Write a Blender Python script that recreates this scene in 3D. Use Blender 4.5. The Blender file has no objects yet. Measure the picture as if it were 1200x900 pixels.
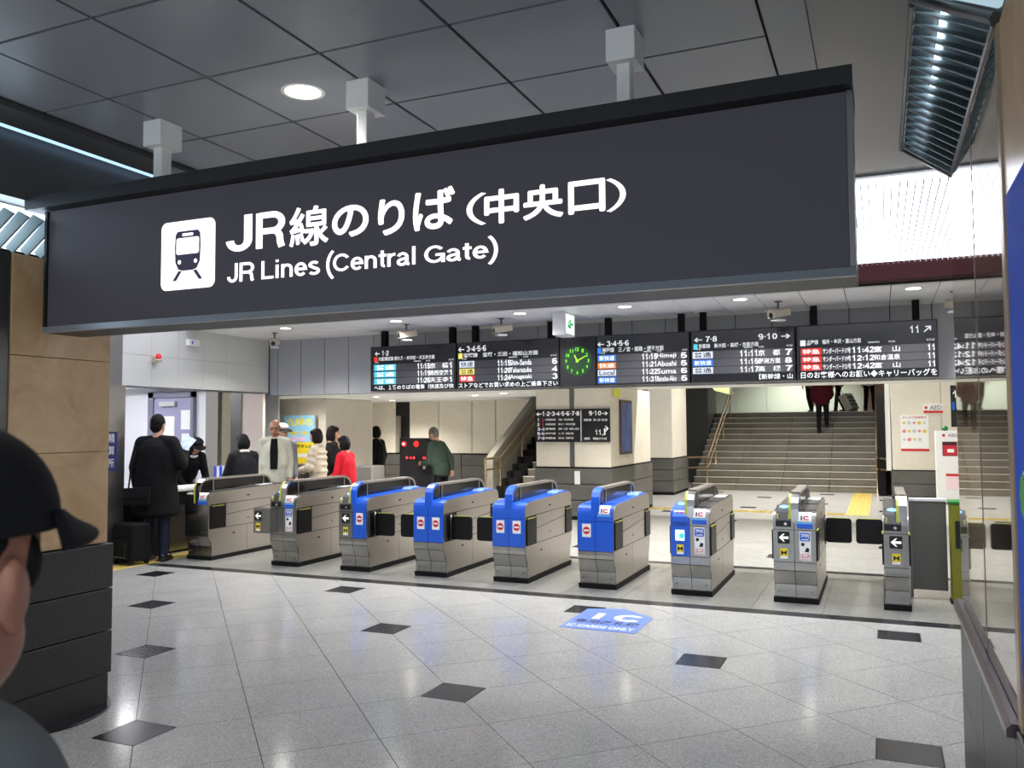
import bpy, bmesh, math, random
from mathutils import Vector, Matrix, noise

# ---------------------------------------------------------------- camera, world, exposure
scene = bpy.context.scene
COL = scene.collection
CAM_H, CAM_F = 1.632, 996.6
YAW, PITCH, ROLL = 0.40812, 0.050107, -0.0062195
_F = Vector((-math.sin(YAW) * math.cos(PITCH), math.cos(YAW) * math.cos(PITCH), math.sin(PITCH)))
_R0 = Vector((math.cos(YAW), math.sin(YAW), 0)); _U0 = _R0.cross(_F)
_R = _R0 * math.cos(ROLL) + _U0 * math.sin(ROLL)
_U = -_R0 * math.sin(ROLL) + _U0 * math.cos(ROLL)
CAM = Vector((0, 0, CAM_H))
cam_d = bpy.data.cameras.new('camera')
cam_d.sensor_fit = 'HORIZONTAL'; cam_d.sensor_width = 36; cam_d.lens = CAM_F * 36 / 1200
cam_d.clip_start = 0.05; cam_d.clip_end = 200
cam = bpy.data.objects.new('camera', cam_d); COL.objects.link(cam)
cam.matrix_world = Matrix(((_R.x, _U.x, -_F.x, 0), (_R.y, _U.y, -_F.y, 0), (_R.z, _U.z, -_F.z, CAM_H), (0, 0, 0, 1)))
scene.camera = cam
cam_d.dof.use_dof = True; cam_d.dof.focus_distance = 5.5; cam_d.dof.aperture_fstop = 7.5

world = bpy.data.worlds.new('world'); scene.world = world; world.use_nodes = True
bg = world.node_tree.nodes['Background']
bg.inputs[0].default_value = (0.80, 0.88, 1.0, 1); bg.inputs[1].default_value = 1.0
vs = scene.view_settings
vs.view_transform = 'Standard'; vs.look = 'None'; vs.exposure = 0.5; vs.gamma = 1.0; vs.use_curve_mapping = False
scene.cycles.use_denoising = True
scene.cycles.max_bounces = 8
scene.cycles.glossy_bounces = 4
scene.cycles.diffuse_bounces = 4
scene.cycles.sample_clamp_indirect = 6.0

# light levels of the lamps, those of the place and the added ones
E_LUMINOUS = 4.0      # ribbed luminous ceiling over the gates
E_COVE = 3.4          # pillar cove lights
W_DOWN_OUT = 165.0     # downlights of the dark outer hall, added ones too
W_DOWN_IN = 150.0      # downlights in front of the boards
W_DOWN_FAR = 260.0    # downlights of the far concourse and the added stair lamps
W_BOOTH = 70.0

def _ray(x, y): return _F + _R * ((x - 600) / CAM_F) - _U * ((y - 450) / CAM_F)
def on_z(x, y, z=0.0):
    d = _ray(x, y); return CAM + d * ((z - CAM_H) / d.z)
def on_y(x, y, Y):
    d = _ray(x, y); return CAM + d * (Y / d.y)
def on_x(x, y, X):
    d = _ray(x, y); return CAM + d * (X / d.x)

# ---------------------------------------------------------------- materials
def lin(c):
    def f(u):
        u /= 255.0
        return u / 12.92 if u <= 0.04045 else ((u + 0.055) / 1.055) ** 2.4
    return (f(c[0]), f(c[1]), f(c[2]), 1)
MATS = {}
def mat(name, rgb=(128, 128, 128), rough=0.5, metal=0.0, emit=None, es=0.0, var=0.0, vscale=8.0, bump=0.0, bscale=60.0,
        spec=0.5, stretch=None, alpha=None, trans=0.0, coat=0.0):
    if name in MATS: return MATS[name]
    m = bpy.data.materials.new(name); m.use_nodes = True
    nt = m.node_tree; b = nt.nodes['Principled BSDF']; L = nt.links.new
    c = lin(rgb)
    b.inputs['Base Color'].default_value = c
    b.inputs['Roughness'].default_value = rough; b.inputs['Metallic'].default_value = metal
    b.inputs['Specular IOR Level'].default_value = spec
    b.inputs['Transmission Weight'].default_value = trans
    b.inputs['Coat Weight'].default_value = coat; b.inputs['Coat Roughness'].default_value = 0.08
    if emit:
        b.inputs['Emission Color'].default_value = lin(emit); b.inputs['Emission Strength'].default_value = es
    if var > 0 or bump > 0:
        tc = nt.nodes.new('ShaderNodeTexCoord'); mp = nt.nodes.new('ShaderNodeMapping')
        L(tc.outputs['Object'], mp.inputs['Vector'])
        if stretch: mp.inputs['Scale'].default_value = stretch
    if var > 0:
        n = nt.nodes.new('ShaderNodeTexNoise'); n.inputs['Scale'].default_value = vscale; n.inputs['Detail'].default_value = 6
        L(mp.outputs[0], n.inputs['Vector'])
        r = nt.nodes.new('ShaderNodeValToRGB')
        r.color_ramp.elements[0].position = 0.3; r.color_ramp.elements[1].position = 0.7
        r.color_ramp.elements[0].color = tuple(max(0, x * (1 - var)) for x in c[:3]) + (1,)
        r.color_ramp.elements[1].color = tuple(min(1, x * (1 + var)) for x in c[:3]) + (1,)
        L(n.outputs['Fac'], r.inputs[0]); L(r.outputs[0], b.inputs['Base Color'])
    if bump > 0:
        n2 = nt.nodes.new('ShaderNodeTexNoise'); n2.inputs['Scale'].default_value = bscale; n2.inputs['Detail'].default_value = 3
        L(mp.outputs[0], n2.inputs['Vector'])
        bp = nt.nodes.new('ShaderNodeBump'); bp.inputs['Strength'].default_value = bump; bp.inputs['Distance'].default_value = 0.01
        L(n2.outputs['Fac'], bp.inputs['Height']); L(bp.outputs[0], b.inputs['Normal'])
    MATS[name] = m
    return m
def emat(name, rgb, s):
    if name in MATS: return MATS[name]
    m = bpy.data.materials.new(name); m.use_nodes = True; nt = m.node_tree
    nt.nodes.remove(nt.nodes['Principled BSDF'])
    e = nt.nodes.new('ShaderNodeEmission'); e.inputs[0].default_value = lin(rgb); e.inputs[1].default_value = s
    nt.links.new(e.outputs[0], nt.nodes['Material Output'].inputs[0]); MATS[name] = m
    return m
def speckle(name, base, dark, light, scale, rough, spread=0.5, coat=0.0, noisemix=0.25):
    """terrazzo / granite: fine chips of three tones, plus slow blotches, in object space"""
    m = bpy.data.materials.new(name); m.use_nodes = True; nt = m.node_tree; b = nt.nodes['Principled BSDF']; L = nt.links.new
    tc = nt.nodes.new('ShaderNodeNewGeometry')
    v = nt.nodes.new('ShaderNodeTexVoronoi'); v.inputs['Scale'].default_value = scale
    L(tc.outputs['Position'], v.inputs['Vector'])
    sep = nt.nodes.new('ShaderNodeSeparateColor'); L(v.outputs['Color'], sep.inputs[0])
    r = nt.nodes.new('ShaderNodeValToRGB'); cr = r.color_ramp; cr.interpolation = 'LINEAR'
    cr.elements[0].position = 0.0; cr.elements[0].color = lin(dark)
    cr.elements[1].position = 1.0; cr.elements[1].color = lin(light)
    e = cr.elements.new(0.5 - spread / 2); e.color = lin(base)
    e = cr.elements.new(0.5 + spread / 2); e.color = lin(base)
    L(sep.outputs[0], r.inputs[0])
    n = nt.nodes.new('ShaderNodeTexNoise'); n.inputs['Scale'].default_value = 1.7; n.inputs['Detail'].default_value = 4
    L(tc.outputs['Position'], n.inputs['Vector'])
    mr = nt.nodes.new('ShaderNodeMapRange'); mr.inputs[1].default_value = 0.3; mr.inputs[2].default_value = 0.7
    mr.inputs[3].default_value = 1 - noisemix; mr.inputs[4].default_value = 1 + noisemix * 0.4
    L(n.outputs['Fac'], mr.inputs[0])
    mx = nt.nodes.new('ShaderNodeVectorMath'); mx.operation = 'SCALE'
    L(r.outputs[0], mx.inputs[0]); L(mr.outputs[0], mx.inputs['Scale']); L(mx.outputs[0], b.inputs['Base Color'])
    b.inputs['Roughness'].default_value = rough; b.inputs['Coat Weight'].default_value = coat
    MATS[name] = m
    return m
def marble(name, a, c2, rough=0.25):
    m = bpy.data.materials.new(name); m.use_nodes = True; nt = m.node_tree; b = nt.nodes['Principled BSDF']; L = nt.links.new
    g = nt.nodes.new('ShaderNodeNewGeometry')
    n = nt.nodes.new('ShaderNodeTexNoise'); n.inputs['Scale'].default_value = 3.2; n.inputs['Detail'].default_value = 9; n.inputs['Roughness'].default_value = 0.68
    n.inputs['Distortion'].default_value = 0.6
    L(g.outputs['Position'], n.inputs['Vector'])
    r = nt.nodes.new('ShaderNodeValToRGB'); r.color_ramp.elements[0].position = 0.32; r.color_ramp.elements[1].position = 0.7
    r.color_ramp.elements[0].color = lin(c2); r.color_ramp.elements[1].color = lin(a)
    L(n.outputs['Fac'], r.inputs[0]); L(r.outputs[0], b.inputs['Base Color']); b.inputs['Roughness'].default_value = rough
    MATS[name] = m
    return m
def brushed(name, rgb, rough=0.3, axis='x', var=0.10):
    """brushed stainless steel, grain along one axis"""
    s = {'x': (2, 60, 60), 'y': (60, 2, 60), 'z': (60, 60, 2)}[axis]
    m = mat(name, rgb, rough, 1.0, var=var, vscale=5, stretch=s)
    return m
def fabric(name, rgb, rough=0.9, var=0.10): return mat(name, rgb, rough, 0, var=var, vscale=14, bump=0.12, bscale=180, spec=0.25)

M = {}
M['steel'] = brushed('brushed_steel', (190, 184, 178), 0.36, 'y', .06)
M['steel_v'] = brushed('brushed_steel_vertical', (160, 158, 153), 0.24, 'x', .06)
M['steel_dark'] = brushed('dark_steel', (120, 120, 118), 0.38, 'y')
M['chrome'] = mat('chrome', (215, 215, 215), 0.14, 1.0)
M['white_paint'] = mat('white_paint', (225, 225, 222), 0.45, var=0.03, vscale=3)
M['pale_grey'] = mat('pale_grey_panel', (190, 192, 194), 0.42, var=0.03, vscale=2)
M['black'] = mat('black_plastic', (9, 9, 10), 0.35)
M['black_matte'] = mat('black_matte', (9, 9, 10), 0.75, spec=.25, var=0.15, vscale=6)
M['rubber'] = mat('dark_rubber', (22, 22, 22), 0.7, spec=.25)
M['gate_blue'] = mat('gate_blue_enamel', (18, 88, 205), 0.32, coat=0.3)
M['sticker_white'] = mat('sticker_white', (238, 238, 236), 0.5)
M['sticker_blue'] = mat('sticker_blue', (36, 92, 200), 0.5)
M['sky_blue'] = mat('sticker_light_blue', (96, 176, 235), 0.5)
M['red'] = mat('print_red', (200, 24, 34), 0.5)
M['print_black'] = mat('print_black', (18, 18, 18), 0.6)
M['yellow'] = mat('print_yellow', (236, 212, 40), 0.5)
M['lime'] = mat('lime_reflector', (196, 208, 40), 0.4)
M['skin'] = mat('skin', (196, 150, 122), 0.55, var=0.08, vscale=20)
M['skin_tan'] = mat('skin_tan', (164, 116, 90), 0.55, var=0.08, vscale=20)
M['hair'] = mat('black_hair', (7, 6, 6), 0.65, spec=.2, var=0.4, vscale=60, bump=0.6, bscale=120, stretch=(1, 1, 0.15))
M['hair_brown'] = mat('brown_hair', (26, 14, 11), 0.65, spec=.2, var=0.4, vscale=60, bump=0.6, bscale=120, stretch=(1, 1, 0.15))
M['hair_grey'] = mat('grey_hair', (110, 106, 102), 0.6, var=0.4, vscale=60, bump=0.6, bscale=120)

# ---------------------------------------------------------------- mesh helpers
class MB:
    """collects shapes into one mesh; mats = list of materials, each shape takes an index"""
    def __init__(s): s.v = []; s.f = []; s.mi = []; s.sm = []
    def add(s, vs, fs, mi=0, smooth=False):
        o = len(s.v); s.v += [tuple(p) for p in vs]
        for f in fs: s.f.append([i + o for i in f]); s.mi.append(mi); s.sm.append(smooth)
        return s
    def box(s, x0, x1, y0, y1, z0, z1, mi=0):
        return s.add([(x0, y0, z0), (x1, y0, z0), (x1, y1, z0), (x0, y1, z0), (x0, y0, z1), (x1, y0, z1), (x1, y1, z1), (x0, y1, z1)],
                     [(0, 3, 2, 1), (4, 5, 6, 7), (0, 1, 5, 4), (1, 2, 6, 5), (2, 3, 7, 6), (3, 0, 4, 7)], mi)
    def cbox(s, c, h, mi=0): return s.box(c[0] - h[0], c[0] + h[0], c[1] - h[1], c[1] + h[1], c[2] - h[2], c[2] + h[2], mi)
    def prism(s, poly, axis, a0, a1, mi=0, smooth=False):
        """extrude a 2-D polygon; axis 'x': poly=(y,z), 'y': poly=(x,z), 'z': poly=(x,y)"""
        def P(p, a): return (a, p[0], p[1]) if axis == 'x' else ((p[0], a, p[1]) if axis == 'y' else (p[0], p[1], a))
        n = len(poly); area = sum(poly[i][0] * poly[(i + 1) % n][1] - poly[(i + 1) % n][0] * poly[i][1] for i in range(n))
        if (area < 0) != (axis == 'y'): poly = poly[::-1]
        vs = [P(p, a0) for p in poly] + [P(p, a1) for p in poly]
        s.add(vs, [list(range(n))[::-1], list(range(n, 2 * n))], mi)
        k = len(s.v) - 2 * n
        for i in range(n):
            j = (i + 1) % n; s.f.append([k + i, k + j, k + n + j, k + n + i]); s.mi.append(mi); s.sm.append(smooth)
        return s
    def cyl(s, p0, p1, r0, r1=None, seg=16, mi=0, caps=True, smooth=True):
        r1 = r0 if r1 is None else r1
        p0, p1 = Vector(p0), Vector(p1); d = (p1 - p0)
        if d.length < 1e-9: return s
        d.normalize(); a = d.orthogonal().normalized(); b = d.cross(a)
        vs = []
        for p, r in ((p0, r0), (p1, r1)):
            for i in range(seg):
                t = 2 * math.pi * i / seg; vs.append(p + a * (r * math.cos(t)) + b * (r * math.sin(t)))
        fs = [(i, (i + 1) % seg, seg + (i + 1) % seg, seg + i) for i in range(seg)]
        s.add(vs, fs, mi, smooth)
        if caps: s.f += [[len(s.v) - 2 * seg + i for i in range(seg)][::-1], [len(s.v) - seg + i for i in range(seg)]]; s.mi += [mi, mi]; s.sm += [False, False]
        return s
    def tube(s, pts, r, seg=8, mi=0):
        pts = [Vector(p) for p in pts]; n = len(pts); rings = []
        for i, p in enumerate(pts):
            t = (pts[min(i + 1, n - 1)] - pts[max(i - 1, 0)]).normalized()
            ref = Vector((0, 0, 1)) if abs(t.z) < 0.95 else Vector((1, 0, 0))
            a = t.cross(ref).normalized(); b = t.cross(a)
            rr = r[i] if isinstance(r, (list, tuple)) else r
            rings.append([p + a * (rr * math.cos(2 * math.pi * k / seg)) + b * (rr * math.sin(2 * math.pi * k / seg)) for k in range(seg)])
        vs = [q for R in rings for q in R]; fs = []
        for i in range(n - 1):
            for k in range(seg):
                k2 = (k + 1) % seg; fs.append((i * seg + k, i * seg + k2, (i + 1) * seg + k2, (i + 1) * seg + k))
        s.add(vs, fs, mi, True)
        o = len(s.v) - n * seg
        s.f += [[o + k for k in range(seg)], [o + (n - 1) * seg + k for k in range(seg)][::-1]]; s.mi += [mi, mi]; s.sm += [False, False]
        return s
    def sphere(s, c, r, seg=16, rings=10, mi=0, lo=0.0, hi=1.0):
        c = Vector(c); r = Vector((r, r, r)) if not hasattr(r, '__len__') else Vector(r)
        vs = []
        for i in range(rings + 1):
            th = math.pi * (lo + (hi - lo) * i / rings)
            for k in range(seg):
                ph = 2 * math.pi * k / seg
                vs.append((c.x + r.x * math.sin(th) * math.cos(ph), c.y + r.y * math.sin(th) * math.sin(ph), c.z + r.z * math.cos(th)))
        fs = []
        for i in range(rings):
            for k in range(seg):
                k2 = (k + 1) % seg; fs.append((i * seg + k, (i + 1) * seg + k, (i + 1) * seg + k2, i * seg + k2))
        return s.add(vs, fs, mi, True)
    def disc(s, c, r, n, seg=24, mi=0):
        c = Vector(c); n = Vector(n).normalized(); a = n.orthogonal().normalized(); b = n.cross(a)
        return s.add([c + a * (r * math.cos(2 * math.pi * k / seg)) + b * (r * math.sin(2 * math.pi * k / seg)) for k in range(seg)], [list(range(seg))], mi)
    def mesh(s, name, mats):
        me = bpy.data.meshes.new(name); me.from_pydata(s.v, [], s.f)
        for m in (mats if isinstance(mats, (list, tuple)) else [mats]): me.materials.append(m)
        me.polygons.foreach_set('material_index', s.mi); me.polygons.foreach_set('use_smooth', s.sm); me.update()
        return me
    def build(s, name, mats, parent=None, loc=None, rot=None): return link(name, s.mesh(name, mats), parent, loc, rot)

def link(name, data, parent=None, loc=None, rot=None):
    o = bpy.data.objects.new(name, data); COL.objects.link(o)
    if parent: o.parent = parent
    if loc is not None: o.location = loc
    if rot is not None: o.rotation_euler = rot
    return o
def tag(o, label, cat, group=None, kind=None):
    o['label'] = label; o['category'] = cat
    if group: o['group'] = group
    if kind: o['kind'] = kind
    return o
def thing(name, label, cat, loc=(0, 0, 0), rz=0.0, group=None, kind=None):
    o = bpy.data.objects.new(name, None); COL.objects.link(o); o.empty_display_size = 0.1
    o.location = loc; o.rotation_euler = (0, 0, rz)
    return tag(o, label, cat, group, kind)
def bx(name, m, parent, x0, x1, y0, y1, z0, z1): return MB().box(x0, x1, y0, y1, z0, z1).build(name, m, parent)
def bevel(o, w=0.004, seg=2):
    md = o.modifiers.new('bevel', 'BEVEL'); md.width = w; md.segments = seg; md.limit_method = 'ANGLE'
    return o
def rrect(x0, x1, z0, z1, r, n=5):
    pts = []
    for cx, cz, a in ((x1 - r, z1 - r, 0), (x0 + r, z1 - r, 90), (x0 + r, z0 + r, 180), (x1 - r, z0 + r, 270)):
        for i in range(n + 1):
            t = math.radians(a + 90 * i / n); pts.append((cx + r * math.cos(t), cz + r * math.sin(t)))
    return pts

TMP = bpy.data.scenes.new('work')   # scratch scene for evaluating curves and modifiers, removed at the end
def work_graph():
    with bpy.context.temp_override(scene=TMP, view_layer=TMP.view_layers[0]):
        g = bpy.context.evaluated_depsgraph_get(); g.update()
    return g
_TXT = {}
def text_mesh_raw(body, bold=0.0, res=3):
    key = (body, bold, res)
    if key in _TXT: return _TXT[key]
    c = bpy.data.curves.new('txt', 'FONT'); c.body = body; c.offset = bold; c.resolution_u = res; c.fill_mode = 'FRONT'
    o = bpy.data.objects.new('txt', c); TMP.collection.objects.link(o)
    dg = work_graph()
    me = bpy.data.meshes.new_from_object(o.evaluated_get(dg))
    vs = [v.co.copy() for v in me.vertices]; fs = [list(p.vertices) for p in me.polygons]
    bpy.data.objects.remove(o); bpy.data.curves.remove(c); bpy.data.meshes.remove(me)
    _TXT[key] = (vs, fs)
    return vs, fs
def text_box(mb, body, o, ux, uz, w, h, mi=0, bold=0.0, res=3, off=0.0, keep=False):
    """flat lettering filling the box w x h whose lower left corner is o, along unit vectors ux (reading direction), uz (up)"""
    vs, fs = text_mesh_raw(body, bold, res)
    if not vs: return
    x0 = min(v.x for v in vs); x1 = max(v.x for v in vs); y0 = min(v.y for v in vs); y1 = max(v.y for v in vs)
    ux, uz, o = Vector(ux), Vector(uz), Vector(o); nrm = ux.cross(uz)
    sx = w / max(1e-6, x1 - x0); sy = h / max(1e-6, y1 - y0)
    if keep:
        s_ = min(sx, sy); sx = sy = s_
    mb.add([o + ux * ((v.x - x0) * sx) + uz * ((v.y - y0) * sy) + nrm * off for v in vs], fs, mi)
def text_y(name, body, m, parent, x0, x1, z0, z1, Y, bold=0.0, res=3):
    """lettering on a plane facing -Y"""
    mb = MB(); text_box(mb, body, (x0, Y, z0), (1, 0, 0), (0, 0, 1), x1 - x0, z1 - z0, 0, bold, res)
    return mb.build(name, m, parent)
def text_px(name, body, m, parent, p0, p1, Y, bold=0.0, res=3):
    a = on_y(p0[0], p0[1], Y); b = on_y(p1[0], p1[1], Y)
    return text_y(name, body, m, parent, a.x, b.x, a.z, b.z, Y, bold, res)
def text_x(name, body, m, parent, y0, y1, z0, z1, X, face=1, bold=0.0, res=3):
    """lettering on a plane facing +X (face=1: reading runs to +Y) or -X (face=-1: reading runs to -Y)"""
    mb = MB()
    if face > 0: text_box(mb, body, (X, y0, z0), (0, 1, 0), (0, 0, 1), y1 - y0, z1 - z0, 0, bold, res)
    else: text_box(mb, body, (X, y1, z0), (0, -1, 0), (0, 0, 1), y1 - y0, z1 - z0, 0, bold, res)
    return mb.build(name, m, parent)

def spot(name, loc, power, size=2.4, blend=0.6, color=(1, 0.96, 0.9), radius=0.08, parent=None, target=None):
    d = bpy.data.lights.new(name, 'SPOT'); d.energy = power; d.spot_size = size; d.spot_blend = blend; d.color = color; d.shadow_soft_size = radius
    return link(name, d, parent, loc)

# stroke lettering with plain grotesque shapes (units: cap height 1), each glyph: advance, list of polylines
def _arc(cx, cy, rx, ry, a0, a1, n=14): return [(cx + rx * math.cos(math.radians(a0 + (a1 - a0) * i / n)), cy + ry * math.sin(math.radians(a0 + (a1 - a0) * i / n))) for i in range(n + 1)]
W_ = .16
_X = .73
GLY = {
 'J': (.62, [[(.46, 1)] + [(.46, .32)] + _arc(.27, .30, .19, .235, 0, -180)]),
 'R': (.82, [[(.08, 0), (.08, 1)], [(.08, .925), (.42, .925)] + _arc(.42, .70, .235, .225, 90, -90) + [(.08, .475)], [(.42, .475), (.54, .44), (.60, .33), (.62, .13), (.66, 0)]]),
 'L': (.66, [[(.08, 1), (.08, .075), (.60, .075)]]),
 'i': (.30, [[(.11, 0), (.11, _X)], [(.11, .87), (.11, 1.0)]]),
 'l': (.30, [[(.11, 0), (.11, 1)]]),
 'n': (.64, [[(.08, 0), (.08, _X)], [(.08, .44)] + _arc(.28, .44, .20, .22, 180, 0) + [(.48, 0)]]),
 'r': (.42, [[(.08, 0), (.08, _X)], [(.08, .40)] + _arc(.32, .40, .24, .265, 180, 80)]),
 't': (.38, [[(.16, .94), (.16, .20)] + _arc(.27, .19, .11, .125, 180, 275), [(.0, .665), (.34, .665)]]),
 'e': (.64, [[(.08, .37), (.51, .37)] + _arc(.29, .36, .22, .30, 2, 318)]),
 's': (.58, [_arc(.26, .53, .18, .135, 25, 200, 10) + _arc(.27, .20, .20, .145, 80, -155, 12)]),
 'a': (.64, [_arc(.26, .46, .19, .20, 160, 0, 10) + [(.45, .12), (.50, .06), (.56, .05)], [(.45, .40), (.22, .345)] + _arc(.23, .20, .155, .145, 100, 270, 10) + [(.32, .07), (.45, .22)]]),
 'C': (.84, [_arc(.42, .5, .34, .43, 35, 325, 26)]),
 'G': (.88, [_arc(.42, .5, .34, .43, 38, 345, 26) + [(.75, .46), (.45, .46)], [(.755, .46), (.755, 0)]]),
 '(': (.36, [_arc(.78, .42, .66, 1.0, 128, 232, 14)]),
 ')': (.36, [_arc(-.42, .42, .66, 1.0, 52, -52, 14)]),
 ' ': (.32, []), ':': (.28, [[(.10, .12), (.10, .28)], [(.10, .50), (.10, .66)]]), '·': (.28, [[(.10, .42), (.10, .58)]]), '-': (.4, [[(.05, .38), (.34, .38)]]),
 '0': (.66, [_arc(.28, .5, .20, .425, 0, 360, 26)]), '1': (.66, [[(.06, .74), (.22, .78), (.30, 1.0), (.30, 0)]]),
 '2': (.66, [_arc(.28, .70, .20, .225, 170, -35, 14) + [(.10, .20), (.06, .075), (.52, .075)]]),
 '3': (.66, [_arc(.27, .72, .18, .205, 165, -85, 14), _arc(.27, .29, .21, .22, 85, -165, 14)]),
 '4': (.66, [[(.40, 0), (.40, .93), (.04, .30), (.56, .30)]]), '5': (.66, [[(.48, .925), (.14, .925), (.09, .50)] + _arc(.27, .33, .21, .26, 130, -160, 16)]),
 '6': (.66, [_arc(.28, .31, .20, .235, 0, 360, 22), [(.46, .80)] + _arc(.30, .70, .22, .225, 50, 170, 8) + [(.08, .45), (.08, .31)]]),
 '7': (.66, [[(.04, .925), (.52, .925), (.34, .55), (.22, 0)]]), '8': (.66, [_arc(.28, .71, .175, .215, 0, 360, 22), _arc(.28, .27, .21, .20, 0, 360, 22)]),
 '9': (.66, [_arc(.28, .68, .20, .245, 0, 360, 22), [(.48, .68), (.47, .5)] + _arc(.26, .30, .22, .225, 0, -125, 8)]),
}
GLY['I'] = (.36, [[(.14, 0), (.14, 1)]]); GLY['←'] = (1.1, [[(.06, .42), (1.0, .42)], [(.42, .80), (.07, .42), (.42, .04)]]); GLY['→'] = (1.1, [[(.04, .42), (.94, .42)], [(.60, .80), (.95, .42), (.60, .04)]]); GLY['↗'] = (.95, [[(.08, .08), (.78, .78)], [(.25, .86), (.84, .86), (.84, .27)]])
def ribbon(mb, pts, w, f, mi=0):
    pts = [p for i, p in enumerate(pts) if i == 0 or (Vector(p) - Vector(pts[i - 1])).length > 1e-4]; n = len(pts)
    if n < 2: return
    L_, R_ = [], []
    for i in range(n):
        p = Vector(pts[i])
        a = (Vector(pts[i]) - Vector(pts[i - 1])).normalized() if i > 0 else None
        b = (Vector(pts[i + 1]) - Vector(pts[i])).normalized() if i < n - 1 else None
        if a is None: nn = Vector((-b.y, b.x)); k = 1
        elif b is None: nn = Vector((-a.y, a.x)); k = 1
        else:
            na, nb = Vector((-a.y, a.x)), Vector((-b.y, b.x)); nn = na + nb
            if nn.length < 1e-4: nn = na; k = 1
            else: nn.normalize(); k = min(1 / max(.25, nn.dot(na)), 2.2)
        L_.append(p + nn * (w / 2 * k)); R_.append(p - nn * (w / 2 * k))
    vs = [f(v) for v in L_ + R_]
    mb.add(vs, [(i, n + i, n + i + 1, i + 1) for i in range(n - 1)], mi)
def stroke_text(mb, body, o, ux, uz, w, h, weight=.15, mi=0, track=0.0):
    """lettering of cap height h; lower left of the baseline at o; squeezed to width w"""
    tot = sum(GLY[c][0] + track for c in body) - track; sx = w / tot; ux, uz, o = Vector(ux), Vector(uz), Vector(o); x = 0
    for c in body:
        adv, pl_ = GLY[c]
        for p in pl_:
            ribbon(mb, p, weight, lambda v, x=x: o + ux * ((x + v.x) * sx) + uz * (v.y * h), mi)
        x += adv + track
def fat_text(mb, body, o, ux, uz, w, h, fat, res=6, mi=0):
    """a bolder face: the outline laid down several times, shifted by a hair"""
    ux, uz, o = Vector(ux), Vector(uz), Vector(o)
    for k in range(8):
        a = 2 * math.pi * k / 8; text_box(mb, body, o + ux * (fat + fat * math.cos(a)) + uz * (fat + fat * math.sin(a)), ux, uz, w - 2 * fat, h - 2 * fat, mi, 0, res, off=.00004 * k)
# ---------------------------------------------------------------- setting materials
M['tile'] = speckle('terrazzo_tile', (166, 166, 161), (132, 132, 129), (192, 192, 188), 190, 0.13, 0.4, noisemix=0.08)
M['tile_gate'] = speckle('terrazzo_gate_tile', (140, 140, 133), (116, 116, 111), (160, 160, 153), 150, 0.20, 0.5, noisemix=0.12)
M['tile_far'] = speckle('pale_concourse_tile', (178, 177, 172), (160, 159, 155), (194, 193, 188), 90, 0.22, 0.5, noisemix=0.06)  # cream tile; its lighter tone carries some of the concourse light
M['tile_dark'] = speckle('dark_granite_tile', (30, 31, 35), (20, 21, 24), (42, 43, 49), 180, 0.22, 0.4)
M['grout'] = mat('dark_grout', (54, 54, 52), 0.9)
M['granite'] = speckle('grey_granite', (92, 90, 86), (70, 68, 66), (112, 110, 106), 160, 0.4, 0.4)
M['granite_dark'] = speckle('dark_granite_block', (46, 43, 42), (33, 31, 31), (60, 57, 55), 160, 0.36, 0.4, noisemix=0.2)
M['marble'] = marble('tan_marble', (222, 190, 148), (194, 158, 114), 0.24)
M['marble_pale'] = marble('pale_cream_stone', (228, 222, 207), (218, 210, 193), 0.35)
M['ceil'] = mat('satin_grey_ceiling_panel', (126, 130, 136), 0.34, 0.0, var=0.04, vscale=2)
M['ceil_dark'] = mat('dark_ceiling_soffit', (66, 66, 66), 0.28, 0.0)
M['ceil_white'] = mat('white_ceiling_panel', (232, 232, 232), 0.45)
M['gap'] = mat('dark_joint', (26, 26, 28), 0.8)
M['maroon'] = mat('maroon_beam_paint', (52, 16, 18), 0.65, spec=.2)
M['panel_grey'] = mat('grey_wall_panel', (172, 174, 178), 0.4, var=0.03, vscale=1.5)
M['booth_white'] = mat('glossy_white_wall_tile', (206, 208, 202), 0.18, var=0.02, vscale=2)
M['louvre'] = mat('teal_grey_louvre', (136, 152, 154), 0.55, 0.0)
M['cove_light'] = emat('cove_light', (214, 236, 255), E_COVE)
M['cove_soft'] = emat('cove_line_light', (170, 205, 245), 1.1)
M['luminous'] = emat('luminous_panel', (240, 242, 255), E_LUMINOUS)
M['rib'] = mat('luminous_ceiling_rib', (200, 200, 208), 0.6)
M['lamp_disc'] = emat('downlight_disc', (255, 246, 228), 14.0)
M['tactile'] = mat('yellow_tactile_paving', (186, 164, 84), 0.6, var=0.12, vscale=10)
M['step'] = speckle('stair_granite', (110, 105, 92), (92, 87, 76), (130, 124, 110), 120, 0.4, 0.4)
M['brown_wall'] = mat('brown_backing_wall', (64, 52, 42), 0.5)
_gl = bpy.data.materials.new('smoked_glass'); _gl.use_nodes = True
_b = _gl.node_tree.nodes['Principled BSDF']; _b.inputs['Base Color'].default_value = lin((222, 206, 186)); _b.inputs['Roughness'].default_value = 0.02
_b.inputs['Transmission Weight'].default_value = 1.0; _b.inputs['IOR'].default_value = 1.75; M['glass'] = _gl
_gl = bpy.data.materials.new('clear_booth_glass'); _gl.use_nodes = True
_b = _gl.node_tree.nodes['Principled BSDF']; _b.inputs['Base Color'].default_value = (0.96, 0.98, 0.97, 1); _b.inputs['Roughness'].default_value = 0.0
_b.inputs['Transmission Weight'].default_value = 1.0; _b.inputs['IOR'].default_value = 1.1; M['clear_glass'] = _gl

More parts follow.
